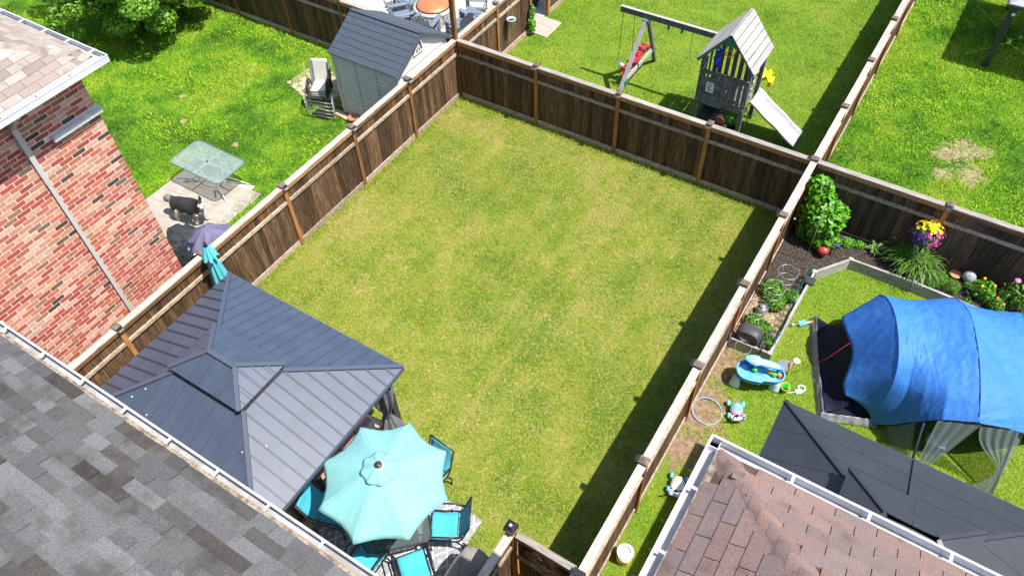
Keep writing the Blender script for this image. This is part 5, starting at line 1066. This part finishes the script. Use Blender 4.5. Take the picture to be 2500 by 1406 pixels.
gm = thing('mesh_fence', 'green plastic garden mesh along the vegetable bed edge', 'mesh', (10.47, -3, .17)); MT['gmesh'] = mat('green_mesh', (.01, .11, .085), rough=.5)
mb = MB()
def mp_(y, z): return (10.46 + .04 * math.sin(y * 3) + .06 * z * math.sin(y * 5) + (.0), y, .17 + z)
for k in range(14):
    y = -4.1 + k * .17
    mb.tube([mp_(y + .085 * (j % 2), j * .045) for j in range(10)], .0035, 4, cap=False); mb.tube([mp_(y + .085 * ((j + 1) % 2), j * .045) for j in range(10)], .0035, 4, cap=False)
for k in range(4): mb.tube([mp_(-4.1 + j * .17, .02 + k * .13) for j in range(15)], .0035, 4, cap=False)
mb.build('netting', MT['gmesh'], gm)
for y in (-4.05, -2.9, -1.85): MB().tube([(10.47, y, .17), (10.47, y, .66)], .01, 6).build('stake', MT['gmesh'], gm)
solo(MB().b2((-.09, -.1, 0), (.09, .1, .05)), 'solar_light', MT['dark'], 'square black light on top of the timber edging', 'light', (10.57, -2.0, .295))
solo(MB().tube([(0, 0, 0), (.02, .02, 1.5)], .006, 5), 'garden_stake', MT['wire'], 'thin pale stake beside the bush in the mulch', 'stake', (10.25, -1.35, .17))
# ---------------------------------------------------------------- toys on the lawn
MT['wblue'] = mat('water_table_blue', (.04, .20, .58), rough=.35, spec=.5); MT['wlight'] = mat('water_table_light_blue', (.11, .42, .76), rough=.35, spec=.5); MT['wleg'] = mat('pale_blue_plastic', (.52, .72, .78), rough=.4); MT['pink'] = mat('pink_plastic', (.72, .22, .38), rough=.4); MT['aquap'] = mat('aqua_plastic', (.18, .62, .55), rough=.35); MT['limep'] = mat('lime_plastic', (.05, .52, .04), rough=.4); MT['orangep'] = mat('orange_plastic', (.8, .22, .05), rough=.45)
wt = thing('water_table', 'blue plastic water play table on pale legs', 'water table', (10.5, -4.86, 0)); an = .36
def pea(t, k=1.): # outline of the basin
    x = .46 * math.cos(t); y = .27 * math.sin(t) * (1 + .18 * math.cos(2 * t)) * (1.12 if math.cos(t) < 0 else .92); X, Y = x * k, y * k; return X * math.cos(an) - Y * math.sin(an), X * math.sin(an) + Y * math.cos(an)
NT = 48
def lp_(k, z): return [(*pea(2 * PI * i / NT, k), z) for i in range(NT)]
rs_ = [lp_(.86, .30), lp_(.98, .38), lp_(1., .46), lp_(.955, .46), lp_(.93, .40), lp_(.90, .37)]
mb = MB(); mb.add([p for r in rs_ for p in r], [(i * NT + j, i * NT + (j + 1) % NT, (i + 1) * NT + (j + 1) % NT, (i + 1) * NT + j) for i in range(5) for j in range(NT)] + [tuple(reversed(range(NT)))], True); mb.build('basin', MT['wblue'], wt, False)
MB().tube(lp_(.978, .462), .016, 6, closed=True).build('rim', MT['wlight'], wt, False)
mb = MB(); mb.add(lp_(.915, .385), [tuple(range(NT))]); mb.build('water', mat('clear_water', (.20, .50, .72), (.06, .25, .55), rough=.05, scale=5, spec=.6), wt, False)
for i, (tx, ty) in enumerate(((-.36, -.24), (.34, .06), (-.3, .1), (.32, -.02))):
    if i < 3: MB().lathe([(.12, 0), (.105, .08), (.085, .2), (.075, .34)], (tx, ty, 0), 16, sx=1., sy=.7).build('leg', MT['wleg'], wt, False)
up_ = [(.36 * math.cos(a) - .02, .10 * math.sin(a) * (1.25 if math.cos(a) < -.2 else .75) + .10) for a in np.linspace(0, 2 * PI, 33)[:-1]]
up2 = [(x * math.cos(.18) - y * math.sin(.18) + .04, x * math.sin(.18) + y * math.cos(.18)) for x, y in up_]
MB().prism(up2, .60, .64).build('upper_tray', MT['wlight'], wt, False); MB().tube([(x, y, .645) for x, y in up2], .013, 6, closed=True).build('upper_rim', MT['wlight'], wt, False)
up3 = [((x - .04) * .8 + .04, (y - .15) * .72 + .15) for x, y in up2]; MB().prism(up3, .641, .644).build('tray_panel', mat('pale_tray_panel', (.75, .85, .85), rough=.4), wt, False)
for x, y in ((-.22, .08), (.3, .17)): MB().tube([(x, y, .38), (x, y, .605)], .05, 12).build('tower', MT['wblue'], wt, False)
for x, y, m_ in ((-.12, .0, 'limep'), (.24, .08, 'limep'), (.33, .12, 'orangep'), (.17, .1, 'yel')): MB().blob((x, y, .44), .06, 1, .2, 12, 8, (1, .8, .9)).build('spinner', MT[m_], wt, False)
hh_ = solo(MB().tube([(.285 * math.cos(a), .285 * math.sin(a), .016) for a in np.linspace(0, 2 * PI, 49)[:-1]], .012, 8, closed=True), 'hula_hoop', mat('pale_blue_hoop', (.14, .22, .52), (.36, .42, .62), rough=.3, scale=7), 'pale blue hula hoop on the bare soil by the fence', 'hoop', (9.92, -5.94, .02)); hh_.rotation_euler = (.05, .12, 0)
def ridetoy(name, lab, loc, rz, bodym, topm, wheelm):
    t = thing(name, lab, 'toy', loc, rz)
    for sx in (-1, 1):
        for sy in (-1, 1): MB().lathe([(.055, -.03), (.062, 0), (.055, .03)], (0, 0, 0), 14).build('wheel', wheelm, t, False); o = kids(t)[-1]; o.rotation_euler = (0, PI / 2, 0); o.location = (sx * .135, sy * .14, .062)
    MB().blob((0, -.02, .12), .16, 2, .1, 18, 10, (.78, 1.0, .42)).build('body', bodym, t, False); MB().lathe([(.115, .15), (.105, .185), (.07, .2), (.06, .225), (0, .235)], n=20, capb=False, capt=False).build('shell', topm, t, False); MB().lathe([(.03, .235), (.025, .25), (0, .255)], n=12, capb=False, capt=False).build('knob', MT['white'], t, False)
    MB().b2((-.11, -.27, .1), (.11, -.17, .14)).build('step', mat(name + '_step', (.55, .58, .66), rough=.4), t, False); MB().tube([(-.09, -.26, .13), (-.09, -.32, .36), (.09, -.32, .36), (.09, -.26, .13)], .014, 7).build('push_handle', MT['dark'] if 'pink' in lab else MT['white'], t, False); MB().blob((0, -.19, .17), .03, 0, 0, 10, 7).build('button', MT['black'], t, False)
    return t
ridetoy('toy_walker', 'pink and aqua wheeled toy right of the hula hoop', (10.39, -5.66, .01), .42, MT['pink'], MT['aquap'], MT['aquap'])
ridetoy('toy_walker', 'blue and white wheeled toy half hidden by the brown roof gutter', (10.07, -7.66, .01), .2, MT['white'], mat('cream_plastic', (.82, .76, .62), rough=.4), MT['wlight'])
bk = thing('toy_bucket', 'orange rimmed green toy bucket with a shovel', 'bucket', (11.02, -4.72, .005)); MB().lathe([(.065, 0), (.095, .15), (.1, .15), (.1, .165), (.088, .16), (.06, .02)], n=20, capt=False).build('bucket', MT['limep'], bk, False); MB().tube([(.098 * math.cos(a), .098 * math.sin(a), .16) for a in np.linspace(0, 2 * PI, 21)[:-1]], .009, 6, closed=True).build('rim', MT['orangep'], bk, False); MB().grid(lambda u, v: (.0 + .1 * u, -.05 + .1 * v, .15 + .06 * math.sin(PI * u)), 6, 6, .012).build('shovel', MT['limep'], bk, False)
sv = thing('toy_spade', 'pale mint toy spade beside the bucket', 'toy', (11.2, -4.66, .012), -.9); MB().grid(lambda u, v: (-.05 + .1 * v, .02 + .13 * u, .015 + .02 * math.sin(PI * v)), 6, 6, .008).build('blade', MT['wleg'], sv, False); MB().tube([(0, .02, .015), (0, -.16, .015)], .011, 6).build('handle', MT['wleg'], sv, False)
solo(MB().tube([(.065 * math.cos(a), .065 * math.sin(a), .016) for a in np.linspace(0, 2 * PI, 25)[:-1]], .017, 8, closed=True), 'toy_ring', MT['white'], 'white plastic ring on the grass right of the bucket', 'ring', (11.3, -4.5, .012))
solo(MB().lathe([(.07, 0), (.075, .012), (.05, .02), (0, .022)], n=20, capt=False), 'flying_disc', mat('cream_disc', (.72, .70, .58), rough=.6), 'cream disc on the grass above the bucket', 'disc', (11.0, -3.92, .02))
wgn = thing('water_gun', 'blue and orange toy water blaster on the grass near the tent corner', 'toy', (10.78, -2.97, .03), .72); MB().b2((-.07, -.055, 0), (.08, .055, .06)).build('body', mat('sky_plastic', (.12, .48, .78), rough=.4), wgn, False); MB().tube([(.08, 0, .035), (.2, 0, .035)], .018, 8).build('barrel', MT['white'], wgn, False); MB().tube([(.2, 0, .035), (.3, 0, .035)], [.028, .034], 10).build('nozzle', MT['orangep'], wgn, False); MB().tube([(-.07, 0, .035), (-.17, 0, .035)], .014, 8).build('pump_rod', MT['orangep'], wgn, False); MB().tube([(-.17, 0, .035), (-.23, 0, .035)], .03, 10).build('pump_grip', MT['aquap'], wgn, False)
ea = thing('toy_easel', 'small framed toy board with pink edge behind the water table', 'toy', (10.82, -4.28, 0)); MB().box((0, 0, .2), (.2, .02, .22), .3, -.5).build('board', mat('grey_screen', (.3, .32, .36), rough=.3), ea, False); MB().tube([(-.09, -.04, .0), (-.09, .05, .3)], .012, 6).build('leg', MT['dark'], ea, False); MB().tube([(.12, -.04, 0), (.12, .05, .34)], .016, 6).build('leg', MT['pink'], ea, False)
solo(MB().blob((0, 0, .05), .07, 3, .4, 12, 8, (1.3, .7, .8)), 'toy_figure', MT['pink'], 'pink toy half hidden behind the tent roof', 'toy', (11.72, -2.0, .0))
pl = thing('paint_pail', 'white pail with yellow label and white lid beside the fence', 'pail', (9.86, -9.36, .01)); MB().lathe([(.12, 0), (.135, .32)], n=28).build('body', MT['white'], pl, False); MB().lathe([(.1295, .03), (.1365, .20)], n=28, capb=False, capt=False).build('label_band', mat('yellow_label', (.85, .62, .01), rough=.5), pl, False); MB().lathe([(.145, .32), (.145, .345), (.125, .35), (.12, .342), (0, .342)], n=28, capt=False).build('lid', MT['white'], pl, False); MB().tube([(.09 * math.cos(a), .09 * math.sin(a), .352) for a in np.linspace(.3, 2.6, 9)], .012, 6).build('lid_grip', mat('grey_grip', (.3, .3, .31), rough=.5), pl, False)
for a, m_ in ((-1.35, 'dark'), (-1.75, 'red'), (-2.0, 'white'), (-1.0, 'dark')): MB().box((.136 * math.cos(a), .136 * math.sin(a), .13), (.006, .035, .05), a).build('label_mark', MT[m_], pl, False)
solo(MB().b2((-.12, -.1, 0), (.12, .1, .35)), 'concrete_block', MT['slab'], 'pale block beside the charcoal gazebo corner', 'block', (11.03, -7.72, 0))
# ---------------------------------------------------------------- tent
tO = Vector((12.77, -4.53)); ta = Vector((.93, .37)); tb_ = Vector((-.37, .93))
def TP(s, c, z): q = tO + ta * s + tb_ * c; return Vector((q.x, q.y, z))
SECT = [(-.70, [(2.12, .25), (2.0, .62), (1.72, .90), (1.25, 1.0), (.85, .95), (.5, .75), (.3, .55), (.1, .36)]),
        (-.12, [(2.45, .0), (2.32, .85), (1.95, 1.46), (1.25, 1.80), (.5, 1.74), (.12, 1.40), (.0, .78), (-.04, .02)]),
        (.14, [(2.47, .0), (2.34, .82), (1.95, 1.38), (1.25, 1.70), (.45, 1.62), (.06, 1.3), (-.10, .8), (-.2, .35)]),
        (.36, [(2.5, .0), (2.36, .82), (1.95, 1.40), (1.25, 1.73), (.42, 1.68), (-.05, 1.46), (-.27, 1.12), (-.40, .86)]),
        (.62, [(2.5, .0), (2.37, .84), (1.95, 1.45), (1.25, 1.80), (.42, 1.78), (-.1, 1.64), (-.4, 1.42), (-.56, 1.27)]),
        (1.1, [(2.55, .0), (2.4, .88), (1.97, 1.60), (1.25, 2.0), (.45, 1.97), (-.1, 1.80), (-.45, 1.62), (-.66, 1.48)]),
        (1.55, [(2.52, .0), (2.38, .84), (1.95, 1.47), (1.25, 1.83), (.42, 1.82), (-.1, 1.70), (-.45, 1.54), (-.64, 1.41)]),
        (1.95, [(2.5, .0), (2.36, .82), (1.95, 1.42), (1.25, 1.76), (.42, 1.72), (-.1, 1.55), (-.4, 1.34), (-.56, 1.2)]),
        (2.35, [(2.45, .0), (2.32, .85), (1.95, 1.4), (1.25, 1.70), (.5, 1.64), (.08, 1.35), (-.15, 1.0), (-.3, .7)]),
        (2.7, [(2.4, .0), (2.25, .7), (1.9, 1.2), (1.25, 1.48), (.55, 1.4), (.2, 1.1), (.05, .6), (.0, .1)]),
        (3.3, [(2.1, .0), (1.95, .4), (1.7, .7), (1.25, .85), (.8, .8), (.5, .6), (.3, .3), (.2, .0)])]
for _k in range(len(SECT)):
    _s, _p = SECT[_k]
    for _a, _b in ((1, 5), (5, 8)):
        if _a < _k < _b:
            _f = (_s - SECT[_a][0]) / (SECT[_b][0] - SECT[_a][0]); _n = [tuple(SECT[_a][1][_i][_j] * (1 - _f) + SECT[_b][1][_i][_j] * _f - (.11 * math.sin(PI * _f) if _j else 0) for _j in (0, 1)) for _i in range(5)]
            SECT[_k] = (_s, _n + _p[5:])
def cat(p0, p1, p2, p3, t): return .5 * ((2 * p1) + (-p0 + p2) * t + (2 * p0 - 5 * p1 + 4 * p2 - p3) * t * t + (-p0 + 3 * p1 - 3 * p2 + p3) * t ** 3)
def sect_pt(k, v):
    P_ = SECT[k][1]; x = v * 7; i = min(int(x), 6); t = x - i; g = lambda j: np.array(P_[max(0, min(7, j))]); return cat(g(i - 1), g(i), g(i + 1), g(i + 2), t)
def tentf(u, v):
    x = u * (len(SECT) - 1); i = min(int(x), len(SECT) - 2); t = x - i
    S_ = lambda k: np.array([SECT[max(0, min(len(SECT) - 1, k))][0], *sect_pt(max(0, min(len(SECT) - 1, k)), v)])
    q = S_(i) * (1 - t) + S_(i + 1) * t
    if x < 1: q[0] += (1 - x) * (.16 * math.sin(v * 14) * .35 + (.52 if v > .9 else 0) * (v - .9) * 10 + (.15 * (v < .12)))
    s, c, z = q; sag = 0.
    wr = .018 * abs(mnoise.noise(Vector((s * .8 + c * .5, c * 5.5 - s * 1.8, 1.)))) + .008 * (1 - abs(mnoise.noise(Vector((s * 6. - c * .5, c * 1.2 + s * 1.5, 9.))))) ** 6 + .010 * (.5 - abs(mnoise.noise(Vector((s * 2. + c * 1.8, c * 8 - s * 6.5, 4.))))) ** 2 * 2 + .013 * max(0, 1 - 9 * abs(mnoise.noise(Vector((s * 1.3 + c * 1.6, c * 5 - s * 4.5, 14.))))) + .009 * max(0, 1 - 9 * abs(mnoise.noise(Vector((s * 2.2 - c * 1.5, c * 3 + s * 7, 24.)))))
    p = TP(s, c, max(.01, z + (sag + wr) * (.4 + .6 * min(1, z)))); return p
MT['tent'] = mat('blue_ripstop', (.045, .20, .60), (.038, .17, .54), rough=.62, scale=4, spec=.3, trans=.08, bump=.3, bscale=14, bstretch=(1, 1.8, 1))
MT['navy'] = mat('navy_nylon', (.004, .006, .018), (.007, .010, .03), rough=.7, scale=3, spec=.2); MT['sill'] = mat('grey_sill', (.21, .215, .23), (.16, .165, .175), rough=.4, scale=8, bump=.6, bscale=12); MT['mesh'] = mat('grey_mesh', (.13, .175, .17), rough=.7, alpha=.6)
tt = thing('tent', 'large blue dome tent with navy end wall and open mesh porch', 'tent', (13.3, -3.2, 0))
MB().grid(tentf, 170, 130, .006).build('rainfly', MT['tent'], tt)
for k, nm in ((1, .012), (5, .012), (8, .012)):
    MB().tube([TP(SECT[k][0], *sect_pt(k, v)) + Vector((0, 0, .022)) for v in np.linspace(0, 1, 40)], .011, 6).build('hoop_sleeve', mat('sleeve_blue', (.03, .13, .45), rough=.5) if k == 1 else bpy.data.materials['sleeve_blue'], tt)
MB().tube([tentf(u, 1.) + Vector((0, 0, -.005)) for u in np.linspace(.1, .85, 50)], .013, 6).build('fly_binding', MT['navy'], tt)
def inner(u, v):       # navy end wall under the fly hem down to the ground
    P0 = sect_pt(0, v); s0 = -.60; c0, z0 = P0[0] * .98 + .02, max(0.02, P0[1] - .05); c1 = 2.35 * (1 - v) ; s1 = -1.0 - .03 * math.sin(PI * v); f = u
    return TP(s0 + (s1 - s0) * f, c0 + (c1 - c0) * f, z0 + (.16 - z0) * f ** .85 - .05 * math.sin(PI * f) + .02 * mnoise.noise(Vector((u * 6, v * 9, 2))))
MB().grid(inner, 20, 40, .005).build('inner_wall', MT['navy'], tt)
MB().grid(lambda u, v: TP(-1.0 - .03 * math.sin(PI * v) - .10 * u - .03 * mnoise.noise(Vector((v * 9, u * 3, 1))), 2.38 * (1 - v) - .02, .165 * (1 - u) ** 1.3 + .012), 6, 50, .005).build('ground_sill', MT['sill'], tt)
MB().grid(lambda u, v: TP(-1.0 + .9 * v, .0 + (.35 * (1 - v) + .16) * (1 - u), .02 + (.16 + .22 * v) * (1 - u)), 8, 24, .005).build('inner_wall', MT['navy'], tt)
MB().grid(lambda u, v: TP(-1.06 + 1.05 * v, -.02 - .09 * u - .03 * mnoise.noise(Vector((v * 9, u * 3, 7))), .16 * (1 - u) + .012), 6, 40, .005).build('ground_sill', MT['sill'], tt)
MB().tube([TP(-.72, 1.0, 1.1), TP(-1.0, .95, .6), TP(-1.55, .9, .03)], .0035, 5).build('guy_line', mat('red_cord', (.5, .03, .05), rough=.6), tt)
# back inner wall of the sleeping pod, seen through the porch
MB().grid(lambda u, v: TP(.0 + 2.6 * u, 1.35 + .2 * math.sin(PI * u), .12 + 1.45 * v), 20, 10, .005).build('pod_wall', MT['navy'], tt)
MB().grid(lambda u, v: TP(.0 + 2.6 * u, 1.33 + .2 * math.sin(PI * u), .02 + .14 * v), 20, 3, .005).build('ground_sill', MT['sill'], tt)
MB().grid(lambda u, v: TP(.06, .4 + 1.0 * u, .02 + (1.15 + .25 * u) * v), 10, 10, .005).build('pod_wall', MT['navy'], tt)
fe = [(.05, -.06, .1), (.36, -.40, .86), (.62, -.56, 1.27), (1.1, -.66, 1.46), (1.55, -.64, 1.4), (1.9, -.57, 1.22)]
for (f0, f1) in (((.33, -1.25, .0), (.43, -.48, 1.0)), ((1.78, -1.21, .0), (1.8, -.6, 1.28))): MB().tube([TP(*f0), TP(*f1)], .022, 7).build('porch_pole', mat('navy_pole_sleeve', (.01, .015, .06), rough=.6) if f0[0] < 1 else bpy.data.materials['navy_pole_sleeve'], tt)
def doorL(u, v): # pulled mesh curtain from the arch to the left pole foot
    a = Vector((.55 + .62 * u, -.57 - .09 * u, 1.25 + .22 * u)); b = Vector((.36 + .08 * u, -1.22 + .05 * u, .05 + .12 * u)); p = a.lerp(b, v); return TP(p.x, p.y + .012 * math.sin(u * 22) * (1 - .6 * v), p.z)
MB().grid(doorL, 50, 14).build('mesh_door', MT['mesh'], tt)
def doorR(u, v):
    tie = (1 - .86 * math.exp(-((v - .62) / .3) ** 2)); s = 1.78 - (.62 * tie) * (1 - u); return TP(s, -.65 - .55 * v + .012 * math.sin(u * 24) * tie, 1.40 - 1.36 * v)
MB().grid(doorR, 50, 20).build('mesh_door', MT['mesh'], tt)
MB().grid(lambda u, v: TP(1.80 + .5 * u, -.62 - .55 * v * (1 - u * .6) + .5 * u, 1.22 - 1.2 * v - .3 * u * (1 - v)), 14, 14).build('mesh_panel', MT['mesh'], tt)
MB().grid(lambda u, v: TP(.05 + .30 * u + .03 * v, -.06 - .33 * u - .78 * v * u, (.1 + .75 * u) * (1 - v) + .02), 12, 14).build('mesh_panel', MT['mesh'], tt)
cp = thing('camp_chair', 'pale lilac folding camp seat inside the tent porch', 'chair', (13.75, -4.55, .0)); MB().grid(lambda u, v: (-.17 + .34 * u, -.12 + .2 * v, .33 + .05 * math.sin(9 * u) * v), 10, 6, .01).build('seat', mat('lilac_cloth', (.55, .52, .62), rough=.8), cp, False)
for s in (-1, 1): MB().tube([(s * .14, -.1, 0), (-s * .14, .08, .33)], .012, 6).build('leg', MT['dark'], cp, False)

# ================================================================ grass and bare patches
pal_dry = [(.44, .39, .13), (.345, .37, .055), (.26, .345, .028), (.195, .315, .017), (.12, .24, .012)]
pal_mid = [(.42, .45, .07), (.33, .44, .026), (.245, .40, .016), (.165, .325, .011), (.085, .20, .008)]
pal_lush = [(.42, .52, .04), (.31, .51, .02), (.205, .44, .014), (.10, .28, .009), (.048, .15, .006)]
patio_k = rect(.9, 4.86, -16, -9.42); patio_k2 = rect(4.8, 7.32, -16, -10.12)
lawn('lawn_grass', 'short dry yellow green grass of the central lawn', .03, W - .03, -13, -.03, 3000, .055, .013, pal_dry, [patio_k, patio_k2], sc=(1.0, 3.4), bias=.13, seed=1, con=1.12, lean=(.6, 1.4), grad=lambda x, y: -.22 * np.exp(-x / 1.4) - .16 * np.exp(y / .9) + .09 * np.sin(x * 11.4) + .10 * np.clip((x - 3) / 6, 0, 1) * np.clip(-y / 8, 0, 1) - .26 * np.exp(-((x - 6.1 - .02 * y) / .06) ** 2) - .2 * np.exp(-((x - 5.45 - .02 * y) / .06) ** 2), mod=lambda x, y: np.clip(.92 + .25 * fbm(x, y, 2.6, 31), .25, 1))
lawn('lawn_strand', 'pale straw strands lying in the central lawn', .05, W - .05, -13, -.05, 230, .10, .014, [(.50, .44, .18), (.40, .41, .09), (.34, .40, .05), (.10, .18, .01)], [patio_k, patio_k2], sc=(1.2, 4.), bias=-.1, seed=21, lean=(1.15, 1.5))
bare = [disc(-6.0, -4.8, .1), disc(-4.0, -4.8, .08), disc(-6.9, -4.0, .09)]
nl = [lambda x, y: (y < -5.68 + .27 * (x + 2.38)) & (x > -4.45) & (x < -2.17 - .06 * np.maximum(0, -7.3 - y)) & (y > -8.7), disc(-3.8, -1.7, .75, 1.2)]
lawn('lawn_grass', 'lush green grass of the left yard', -16, -.05, -10, -.05, 1500, .075, .017, pal_lush, nl + bare, sc=(.9, 3.), bias=.02, seed=3, lean=(.2, 1.1), con=1.5)
lawn('tall_grass', 'long bright weedy tufts along the left yard fence', -11, -.05, -6, -.05, 420, .15, .022, pal_lush[:4], nl + bare, sc=(.9, 3.), bias=-.15, seed=4, lean=(.2, 1.2), fat=True, mod=lambda x, y: np.clip(1.0 * fbm(x, y, 1.1, 9) - .05 + .8 * np.exp(-(y / .9) ** 2), 0, 1))
lawn('lawn_grass', 'mown green grass around the wooden playset', .05, W - .05, .05, 14, 1600, .055, .016, pal_mid, [rect(-1, .65, 3.6, 4.7)], sc=(.9, 2.6), bias=0., seed=5)
b2 = [lambda x, y: (RNG.uniform(0, 1, len(x)) < .5) & disc(12.45, 4.5, .34, .8, .7)(x, y), lambda x, y: (RNG.uniform(0, 1, len(x)) < .5) & disc(12.05, 4.1, .2, 1, .7)(x, y), lambda x, y: (RNG.uniform(0, 1, len(x)) < .45) & disc(12.8, 3.6, .24, 1., .8)(x, y), lambda x, y: (RNG.uniform(0, 1, len(x)) < .45) & disc(12.2, 3.3, .16, 1., .8)(x, y)]
lawn('lawn_grass', 'lush weedy grass of the back right yard', W + .05, 16, .05, 14, 1500, .08, .018, pal_lush, b2, sc=(.9, 3.), bias=-.05, seed=7, lean=(.2, 1.1), con=1.3)
lawn('tall_grass', 'broad leaved weeds in the back right yard', W + .05, 16, .05, 13, 420, .13, .025, pal_lush[:4], b2, sc=(.9, 3.), bias=-.15, seed=8, lean=(.4, 1.3), fat=True, mod=lambda x, y: np.clip(.15 + .9 * fbm(x, y, 1.2, 15), 0, 1))
bedk = lambda x, y: ((x < 10.56) & (y > -4.27)) | (y > np.interp(x, [10.5, 11.12, 12.49, 17.6], [-1.7, -.95, -.9, -1.08]))
soilk = [disc(9.85, -5.9, .42, .65, .5), disc(9.8, -4.75, .32, .8, .5), disc(9.85, -6.8, .22, .7, .6)]
lawn('lawn_grass', 'yellow green grass around the blue tent', W + .05, 17, -11, -.9, 2300, .05, .015, pal_mid[:4], [bedk] + soilk, sc=(1.0, 3.2), bias=-.02, seed=9)
MT['dry_earth'] = mat('dry_earth', (.33, .26, .16), (.22, .18, .09), rough=.95, scale=7, spec=.1, bump=.8, bscale=40)
def patch(name, cx, cy, r, m, ex=1., z=.007, seed=0):
    p = [(cx + r * (1 + .7 * mnoise.noise(Vector((math.cos(a) * 2.3, math.sin(a) * 2.3, seed * 3.1 + .5)))) * math.cos(a), cy + r / ex * (1 + .7 * mnoise.noise(Vector((math.cos(a) * 2.3, math.sin(a) * 2.3, seed * 3.1 + .5)))) * math.sin(a), z) for a in np.linspace(0, 2 * PI, 33)[:-1]]
    mb = MB(); mb.add(p, [tuple(range(32))]); struct(mb, name, m)
patch('bare_soil', 9.9, -5.9, .5, MT['soil'], .6, seed=1); patch('bare_soil', 9.9, -4.75, .4, MT['soil'], .8, .0075, seed=2); patch('bare_soil', 9.95, -6.9, .35, MT['soil'], .7, .0075, 3)
for i, (x, y, r) in enumerate(((12.45, 4.5, .5), (12.05, 4.1, .32), (12.8, 3.6, .38), (12.2, 3.3, .26), (-6.0, -4.8, .12), (-4.0, -4.8, .1), (-6.9, -4.0, .11))): patch('bare_soil', x, y, r, bpy.data.materials['brown_soil'] if 0 else MT['dry_earth'], 1., .008 + i * .0004, i)
lawn('weed', 'scattered weeds on the bare soil by the shadow casting fence', W + .1, 10.4, -7.2, -4.3, 900, .075, .018, pal_lush[:3], [], bias=-.1, seed=12, fat=True, mod=lambda x, y: np.clip(.25 + .6 * fbm(x, y, 3., 2), 0, .8))
x = np.concatenate([RNG.uniform(.03, .2, 1500), RNG.uniform(.1, W, 2100)]); y = np.concatenate([RNG.uniform(-9, -.1, 1500), RNG.uniform(-.22, -.06, 2100)])
o = blades('edge_grass', np.stack([x, y], 1), .004, RNG.uniform(.05, .15, 3600), RNG.uniform(.009, .018, 3600), RNG.uniform(.1, .9, 3600), MT['blade'], np.array(pal_mid)[RNG.integers(0, 4, 3600)]); o['kind'] = 'stuff'; tag(o, 'untrimmed grass along the foot of the central fences', 'grass')

shrub('vine', 'bright green weed climbing the end of the short fence', 'plant', (.16, 3.62, .01), [(.16, 3.6, .35, .12, .14, .3), (.15, 3.66, .75, .08, .1, .25)], 240, .05, MT['leaf_y'], 71, 3, .6)
shrub('weed_clump', 'pale green weed clump at the corner below the hanging pot', 'plant', (.3, .5, .01), [(.3, .5, .14, .2, .3, .12)], 260, .05, MT['leaf'], 72, 3, .6)
